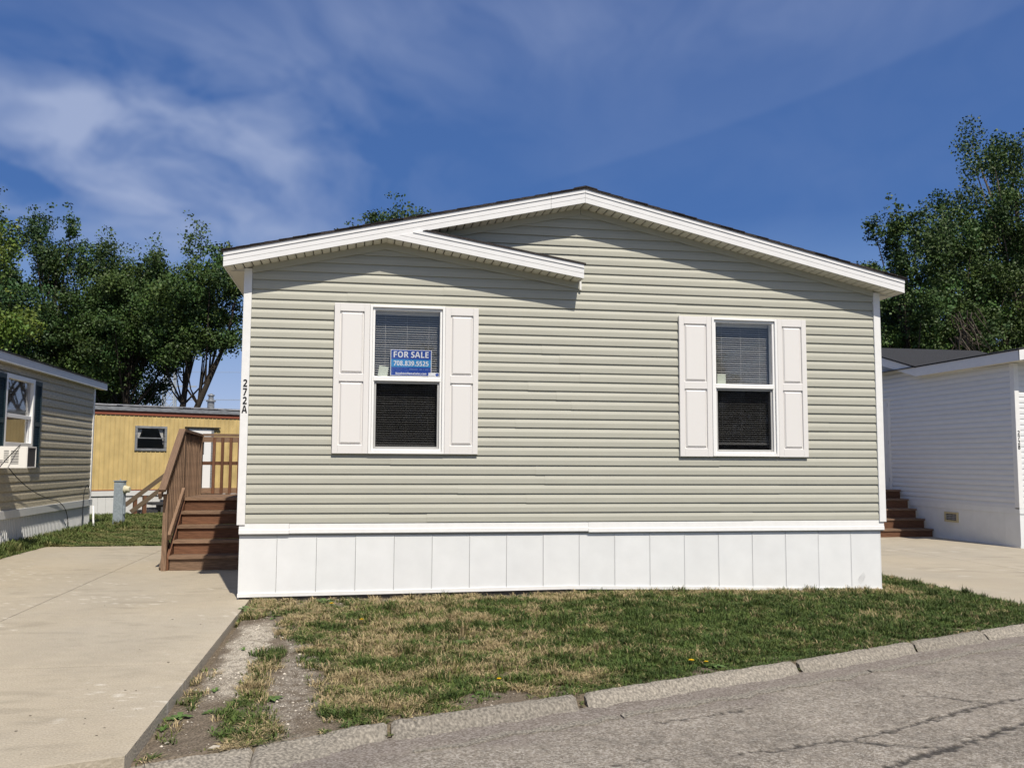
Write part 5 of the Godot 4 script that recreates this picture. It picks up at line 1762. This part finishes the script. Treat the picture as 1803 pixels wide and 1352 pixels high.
func curb_and_road():
	var cn := FastNoiseLite.new(); cn.seed = 90; cn.frequency = 2.0; cn.fractal_octaves = 4
	var c := Node3D.new(); c.name = "curb"; add_child(c)
	structure(c, "weathered low concrete curb in cracked segments along the road", "curb")
	var joints := [-8.0, -5.0, -2.2, 0.62, 1.335, 2.565, 4.405, 5.72, 6.665, 7.9, 9.3, 10.8, 12.4, 14.0, 16.0]
	var gaps := [0.01, 0.01, 0.01, 0.002, 0.012, 0.035, 0.018, 0.012, 0.012, 0.01, 0.01, 0.01, 0.01, 0.01, 0.01]
	var norm := Vector2(0.363, 0.932)
	for k in joints.size() - 1:
		var st := begin()
		st.set_smooth_group(1)
		var a: float = joints[k] + gaps[k]; var b: float = joints[k + 1] - gaps[k + 1]
		var n := maxi(8, int((b - a) / 0.02))
		var rows := []
		for i in n + 1:
			var x := lerpf(a, b, float(i) / n)
			var z := curb_z(x)
			var low := smoothstep(1.25, 0.72, x)          # dropped kerb at the drive
			if x > 8.1 and x < 13.2:
				low = 1.0
			var tip := 0.0
			if i == 0 or i == n:
				tip = 0.012
			var wide := 1.0 + 0.75 * low
			var prof := [[-0.04, -0.16], [-0.02, lerpf(-0.02, -0.03, low)], [-0.004, lerpf(-0.002, -0.02, low)], [0.016, lerpf(0.007, -0.014, low)], [0.045, lerpf(0.009, -0.016, low)], [0.075, lerpf(0.001, -0.02, low)], [0.105, lerpf(-0.018, -0.028, low)], [0.135 * wide, lerpf(-0.042, -0.040, low)], [0.165 * wide, -0.055], [0.2 * wide, -0.066], [0.21 * wide, -0.16]]
			var row := []
			for p in prof:
				var w := cn.get_noise_2d(x * 2.0, p[0] * 30.0) * 0.016 + cn.get_noise_2d(x * 9.0, p[0] * 60.0 + 9.0) * 0.010
				var near := minf(x - a, b - x)
				w -= 0.010 * smoothstep(0.05, 0.0, near)
				var chip := maxf(0.0, cn.get_noise_2d(x * 2.0 + 50.0, 3.0) - 0.25) * 0.06 if p[0] < 0.02 else 0.0
				var u: float = p[0] + w + chip
				row.append(Vector3(x + norm.x * u * 0.0, p[1] + w * 0.7 - tip * (1.0 if p[1] > -0.1 else 0.0), z + u / norm.y))
			rows.append(row)
		for i in n:
			for j in rows[0].size() - 1:
				quad(st, rows[i][j], rows[i + 1][j], rows[i + 1][j + 1], rows[i][j + 1], Vector3(0, 1, 0.3))
		st.set_smooth_group(-1)
		for e in [0, n]:
			for j in range(1, rows[0].size() - 2):
				tri(st, rows[e][0], rows[e][j], rows[e][j + 1], Vector3(-1 if e == 0 else 1, 0, 0))
			tri(st, rows[e][0], rows[e][rows[0].size() - 2], rows[e][rows[0].size() - 1], Vector3(-1 if e == 0 else 1, 0, 0))
		obj("curb_stone", st, M["curb%d" % (k % 3)], c)
	# worn gutter lip showing through the asphalt
	var g := Node3D.new(); g.name = "gutter"; add_child(g)
	structure(g, "narrow strip of old concrete gutter showing along the road edge", "gutter")
	for r in [[1.45, 2.72], [2.745, 4.9], [4.92, 7.2], [7.22, 9.5]]:
		var st := begin()
		var n := int((r[1] - r[0]) / 0.04)
		var prev := []
		for i in n + 1:
			var x := lerpf(r[0], r[1], float(i) / n)
			var z := curb_z(x)
			var w0 := 0.40 + cn.get_noise_2d(x * 2.0, 1.0) * 0.05 + cn.get_noise_2d(x * 14.0, 1.0) * 0.016; var w1 := 0.478 + cn.get_noise_2d(x * 2.0, 1.0) * 0.05 + cn.get_noise_2d(x * 12.0, 8.0) * 0.022 + cn.get_noise_2d(x * 1.5, 40.0) * 0.05
			w1 = maxf(w1, w0 + 0.004)
			var fade := smoothstep(0.0, 0.6, x - 1.45)
			w0 = lerpf((w0 + w1) * 0.5, w0, fade); w1 = lerpf((w0 + w1) * 0.5 + 0.01, w1, fade)
			var cur := [Vector3(x, -0.0465, z + w0), Vector3(x, -0.046, z + w1), Vector3(x, -0.12, z + w1), Vector3(x, -0.12, z + w0)]
			if prev.size() > 0:
				quad(st, prev[0], cur[0], cur[1], prev[1], Vector3.UP)
				quad(st, prev[1], cur[1], cur[2], prev[2], Vector3.BACK)
				quad(st, prev[0], cur[0], cur[3], prev[3], Vector3.FORWARD)
			prev = cur
		obj("gutter_stone", st, M.gutter, g)
	# road
	var cracks := [[[3.1, 5.05], [3.45, 5.0], [3.62, 4.94], [3.9, 4.90], [4.35, 4.72], [4.69, 4.55], [5.1, 4.36], [5.6, 4.2], [6.6, 3.75]], [[3.62, 5.55], [3.885, 5.33], [4.1, 5.22], [4.34, 5.13], [4.7, 4.95], [5.07, 4.76], [5.8, 4.4]], [[3.75, 4.86], [4.0, 5.0], [4.2, 5.10], [4.34, 5.13]], [[4.75, 4.05], [4.94, 4.08], [5.17, 4.32]], [[2.9, 4.42], [3.28, 4.31], [3.6, 4.2]], [[2.3, 5.2], [2.6, 5.06], [2.75, 5.05]]]
	var widths := [0.012, 0.02, 0.010, 0.010, 0.007, 0.007]
	var crack_at := func(x: float, z: float) -> float:
		var best := 0.0
		var wob := cn.get_noise_2d(x * 5.0, z * 5.0)
		var p := Vector2(x + wob * 0.05, z + cn.get_noise_2d(x * 5.0 + 70.0, z * 5.0) * 0.05)
		for k in cracks.size():
			for j in cracks[k].size() - 1:
				var a := Vector2(cracks[k][j][0], cracks[k][j][1]); var b := Vector2(cracks[k][j + 1][0], cracks[k][j + 1][1])
				var q := Geometry2D.get_closest_point_to_segment(p, a, b)
				var w: float = widths[k] * clampf(0.9 + 1.6 * cn.get_noise_2d(x * 2.5 + 11.0, z * 2.5), 0.1, 2.0)
				best = maxf(best, smoothstep(w + 0.012, w * 0.5, p.distance_to(q)))
		return best
	var xs := [-70.0, -40.0, -20.0, -10.0, -5.0, -2.0, -0.5]
	var x := 0.2
	while x < 7.6:
		xs.append(x); x += 0.02
	for q in [8.0, 9.0, 11.0, 14.0, 20.0, 40.0, 70.0]:
		xs.append(q)
	var out := [0.13]
	var d := 0.15
	while d < 2.6:
		out.append(d); d += 0.02
	for q in [2.8, 3.2, 4.0, 5.5, 7.5]:
		out.append(q)
	var zs := func(px: float, j: int) -> float: return curb_z(px) + out[j]
	var y := func(px: float, z: float) -> float:
		var dist := z - curb_z(px)
		var v := -0.056 + 0.004 * smoothstep(0.4, 0.6, dist) + 0.02 * smoothstep(0.5, 4.0, dist) + cn.get_noise_2d(px * 2.0, z * 2.0) * 0.003
		if px > 0.3 and px < 7.0 and dist < 2.6:
			v -= 0.008 * crack_at.call(px, z)
		return v
	var col := func(px: float, z: float) -> Color:
		var dist := z - curb_z(px)
		var n := cn.get_noise_2d(px * 0.6, z * 0.6); var n2 := cn.get_noise_2d(px * 4.0 + 30.0, z * 4.0)
		var n3 := cn.get_noise_2d(px * 16.0 + 5.0, z * 16.0)
		var v := 0.86 + 0.22 * n + 0.26 * n2 + 0.34 * n3
		var tone := Color(0.44, 0.405, 0.355) * v
		# darker binder-rich edge and the band nearer the gutter
		tone = tone.lerp(Color(0.31, 0.275, 0.25), smoothstep(0.75, 0.35, dist + n * 0.35) * 0.75)
		tone = tone.lerp(Color(0.255, 0.23, 0.21), smoothstep(0.28, 0.6, n2) * 0.5 * smoothstep(1.3, 0.7, dist))
		if px > 0.3 and px < 7.0 and dist < 2.6:
			tone = tone.lerp(Color(0.055, 0.052, 0.05), crack_at.call(px, z) * 0.9)
		return tone
	var road := grid_sheet("road", xs, zs, out.size(), y, col, M.asphalt)
	structure(road, "worn grey asphalt road with dark cracks", "road")

func power_line():
	var t := thing("transmission_tower", "thin pale lattice tower seen between the maple trunks", "tower", Vector3(-17.4, -0.3, -84.0))
	var st := begin()
	var H := 15.5
	for a in [[-1, -1], [1, -1], [1, 1], [-1, 1]]:
		bar(st, Vector3(a[0] * 0.75, 0, a[1] * 0.75), Vector3(a[0] * 0.28, H, a[1] * 0.28), 0.14, 0.14, Vector3.BACK)
	obj("leg_frame", st, M.lattice, t)
	st = begin()
	for k in 12:
		var y0 := H * k / 12.0; var y1 := H * (k + 1) / 12.0
		var w0 := lerpf(0.75, 0.28, k / 12.0); var w1 := lerpf(0.75, 0.28, (k + 1) / 12.0)
		for z in [-1, 1]:
			bar(st, Vector3(-w0, y0, z * w0), Vector3(w1, y1, z * w1), 0.06, 0.06, Vector3.BACK)
			bar(st, Vector3(w0, y0, z * w0), Vector3(-w1, y1, z * w1), 0.06, 0.06, Vector3.BACK)
	obj("bracing", st, M.lattice, t)
	st = begin()
	for y in [9.2, 12.0]:
		bar(st, Vector3(-2.5, y, 0), Vector3(2.5, y, 0), 0.12, 0.14)
	obj("cross_arm", st, M.lattice, t)
	for w in [[9.1, 2.4], [9.1, -2.4], [11.9, 2.4], [7.4, 0.4], [7.0, 0.4]]:
		st = begin()
		var pts := []; var rad := []
		for k in 17:
			var f := k / 16.0
			pts.append(Vector3(w[1] - 60.0 + f * 130.0, w[0] - 1.2 * (1.0 - pow(2.0 * absf(f - 0.46), 2.0)), -10.0 + f * 20.0)); rad.append(0.016)
		tube(st, pts, rad, 4)
		obj("wire", st, M.lattice, t)

# ------------------------------------------------------------------ sky
func make_sky() -> PanoramaSkyMaterial:
	var w := 2048; var h := 1024
	var warp := FastNoiseLite.new(); warp.seed = 4; warp.frequency = 0.9; warp.fractal_octaves = 3
	var puff := FastNoiseLite.new(); puff.seed = 12; puff.frequency = 1.3; puff.fractal_octaves = 6; puff.fractal_gain = 0.6
	var veil := FastNoiseLite.new(); veil.seed = 21; veil.frequency = 0.5; veil.fractal_octaves = 4
	var im := Image.create(w, h, false, Image.FORMAT_RGBF)
	var stops := [[0.0, Color(0.62, 0.72, 0.86)], [0.07, Color(0.39, 0.53, 0.82)], [0.15, Color(0.20, 0.36, 0.69)], [0.26, Color(0.062, 0.172, 0.47)], [0.5, Color(0.048, 0.126, 0.37)], [1.0, Color(0.045, 0.11, 0.30)]]
	for j in h:
		var el := (0.5 - (j + 0.5) / h) * PI
		var sy := sin(el); var cy := cos(el)
		var base := Color(0.30, 0.31, 0.28)
		if sy >= 0.0:
			for k in stops.size() - 1:
				if sy <= stops[k + 1][0]:
					base = stops[k][1].lerp(stops[k + 1][1], (sy - stops[k][0]) / (stops[k + 1][0] - stops[k][0]))
					break
		for i in w:
			var c := base
			if sy > 0.0:
				var az := wrapf((i + 0.5) / w * TAU, -PI, PI)   # a panorama begins at -z
				var dx := sin(az) * cy; var dz := -cos(az) * cy
				# a high thin sheet of cirrus
				var inv := 1.0 / (sy + 0.16)
				var px := dx * inv; var pz := dz * inv
				var wx := warp.get_noise_2d(px * 1.6, pz * 1.6) * 0.2; var wz := warp.get_noise_2d(px * 1.6 + 50.0, pz * 1.6) * 0.2
				var a := puff.get_noise_2d(px * 1.5 + pz * 0.3 + wx + 3.0, pz * 1.0 + wz + 1.0)
				var b := veil.get_noise_2d(px * 1.4 + wx * 0.4 + 7.0, pz * 1.4)
				var fibre := puff.get_noise_2d(px * 2.2 + pz * 2.6 + wx * 1.5, (pz - px) * 0.55 + wz)
				var dense := 0.05
				for q in [[-0.22, 0.315, 0.20, 0.075, 1.05], [-0.10, 0.40, 0.20, 0.05, 0.22], [0.05, 0.47, 0.16, 0.045, 0.34], [0.40, 0.46, 0.22, 0.045, 0.2], [-0.38, 0.24, 0.14, 0.04, 0.4], [-0.12, 0.235, 0.16, 0.03, 0.3], [-0.9, 0.4, 0.4, 0.12, 0.5], [1.4, 0.5, 0.5, 0.15, 0.3], [2.6, 0.6, 0.6, 0.2, 0.35], [-2.2, 0.5, 0.5, 0.2, 0.4]]:
					dense += q[4] * exp(-pow((az - q[0]) / q[2], 2.0) - pow((el - q[1]) / q[3], 2.0))
				var cov := dense * clampf(0.62 + 1.45 * a + 0.8 * b + 0.3 * fibre, 0.0, 1.6) * smoothstep(0.0, 0.10, sy)
				# straight-edged veil, an old contrail
				var line := el - 0.317 - 0.245 * (az - 0.26)
				cov += 0.085 * smoothstep(0.0, 0.007, line) * smoothstep(0.13, 0.02, line) * smoothstep(0.12, 0.3, az) * smoothstep(1.2, 0.8, az)
				c = base.lerp(Color(0.50, 0.58, 0.80), clampf(cov * 0.62, 0, 0.7))
				# forward scatter of the haze round the sun
				var mu := dx * 0.125 + sy * 0.797 + dz * 0.592
				var glow := 0.075 * 0.5775 / pow(1.4225 - 1.3 * mu, 1.5)
				c += Color(1.0, 0.97, 0.92) * glow
			im.set_pixel(i, j, c)
	var m := PanoramaSkyMaterial.new()
	m.panorama = ImageTexture.create_from_image(im)
	return m

# ------------------------------------------------------------------ scene
func _ready():
	rng.seed = 20240607
	noise_a.seed = 1; noise_a.frequency = 0.3
	noise_b.seed = 2; noise_b.frequency = 0.3; noise_b.fractal_octaves = 4
	noise_c.seed = 3; noise_c.frequency = 0.25; noise_c.fractal_octaves = 4

	var cam := Camera3D.new()
	cam.name = "camera"
	cam.position = Vector3(1.13458, 1.47725, 9.73667)
	cam.rotation = Vector3(0.087044, -0.166467, 0.004958)
	cam.fov = 45.81
	cam.near = 0.05; cam.far = 2000.0
	add_child(cam)
	cam.current = true

	var env := Environment.new()
	env.background_mode = Environment.BG_SKY
	var sky := Sky.new()
	sky.sky_material = make_sky()
	env.sky = sky
	env.background_energy_multiplier = 0.66
	env.tonemap_mode = Environment.TONE_MAPPER_LINEAR
	env.tonemap_exposure = 1.33
	env.sdfgi_enabled = true; env.ssao_enabled = true; env.ssil_enabled = true
	var we := WorldEnvironment.new()
	we.name = "world_environment"
	we.environment = env
	add_child(we)

	var sun := DirectionalLight3D.new()
	sun.name = "sun"
	sun.light_energy = 1.19
	sun.light_color = Color(1.0, 0.965, 0.905)
	sun.light_angular_distance = 0.5
	sun.shadow_enabled = true
	sun.look_at_from_position(Vector3(0.125, 0.797, 0.592) * 50.0, Vector3.ZERO, Vector3.UP)
	add_child(sun)

	make_materials()
	ground()
	curb_and_road()
	driveways()
	main_house()
	entry_stairs()
	right_house()
	right_stairs()
	left_house()
	meter_pedestal()
	yellow_trailer()
	trees()
	lawn_grass()
	gravel()
	small_weeds()
	rosette(Vector3(0.83, land_y(0.83, 0.22), 0.22), 0.13, "leafy green weed on the gravel at the skirting foot")
	rosette(Vector3(2.02, land_y(2.02, 2.29), 2.29), 0.12, "dark leafy weed in the middle of the dry grass")
	rosette(Vector3(3.72, land_y(3.72, 3.27), 3.27), 0.10, "leafy dandelion rosette beside the curb")
	rosette(Vector3(0.13, land_y(0.13, 0.56), 0.56), 0.13, "leafy weed tucked against the driveway edge at the house corner")
	rosette(Vector3(0.14, land_y(0.14, 4.1), 4.1), 0.08, "small weed in the dirt below the driveway edge")
	rosette(Vector3(0.62, land_y(0.62, 3.75), 3.75), 0.09, "flat weed on the grit between the bare strips")
	dandelion(Vector3(0.901, land_y(0.901, 0.572), 0.572), 0.05, 0.026, "yellow dandelion on bare ground near the skirting", "")
	dandelion(Vector3(1.187, land_y(1.187, 1.506), 1.506), 0.06, 0.022, "yellow dandelion at the left edge of the green turf", "")
	dandelion(Vector3(3.556, land_y(3.556, 3.271), 3.271), 0.055, 0.025, "larger of the two yellow dandelions beside the curb", "")
	dandelion(Vector3(3.656, land_y(3.656, 3.305), 3.305), 0.05, 0.018, "smaller of the two yellow dandelions beside the curb", "")
	dandelion(Vector3(2.093, land_y(2.093, 3.551), 3.551), 0.045, 0.018, "lone faded dandelion above the bare patch at the curb", "")
	power_line()
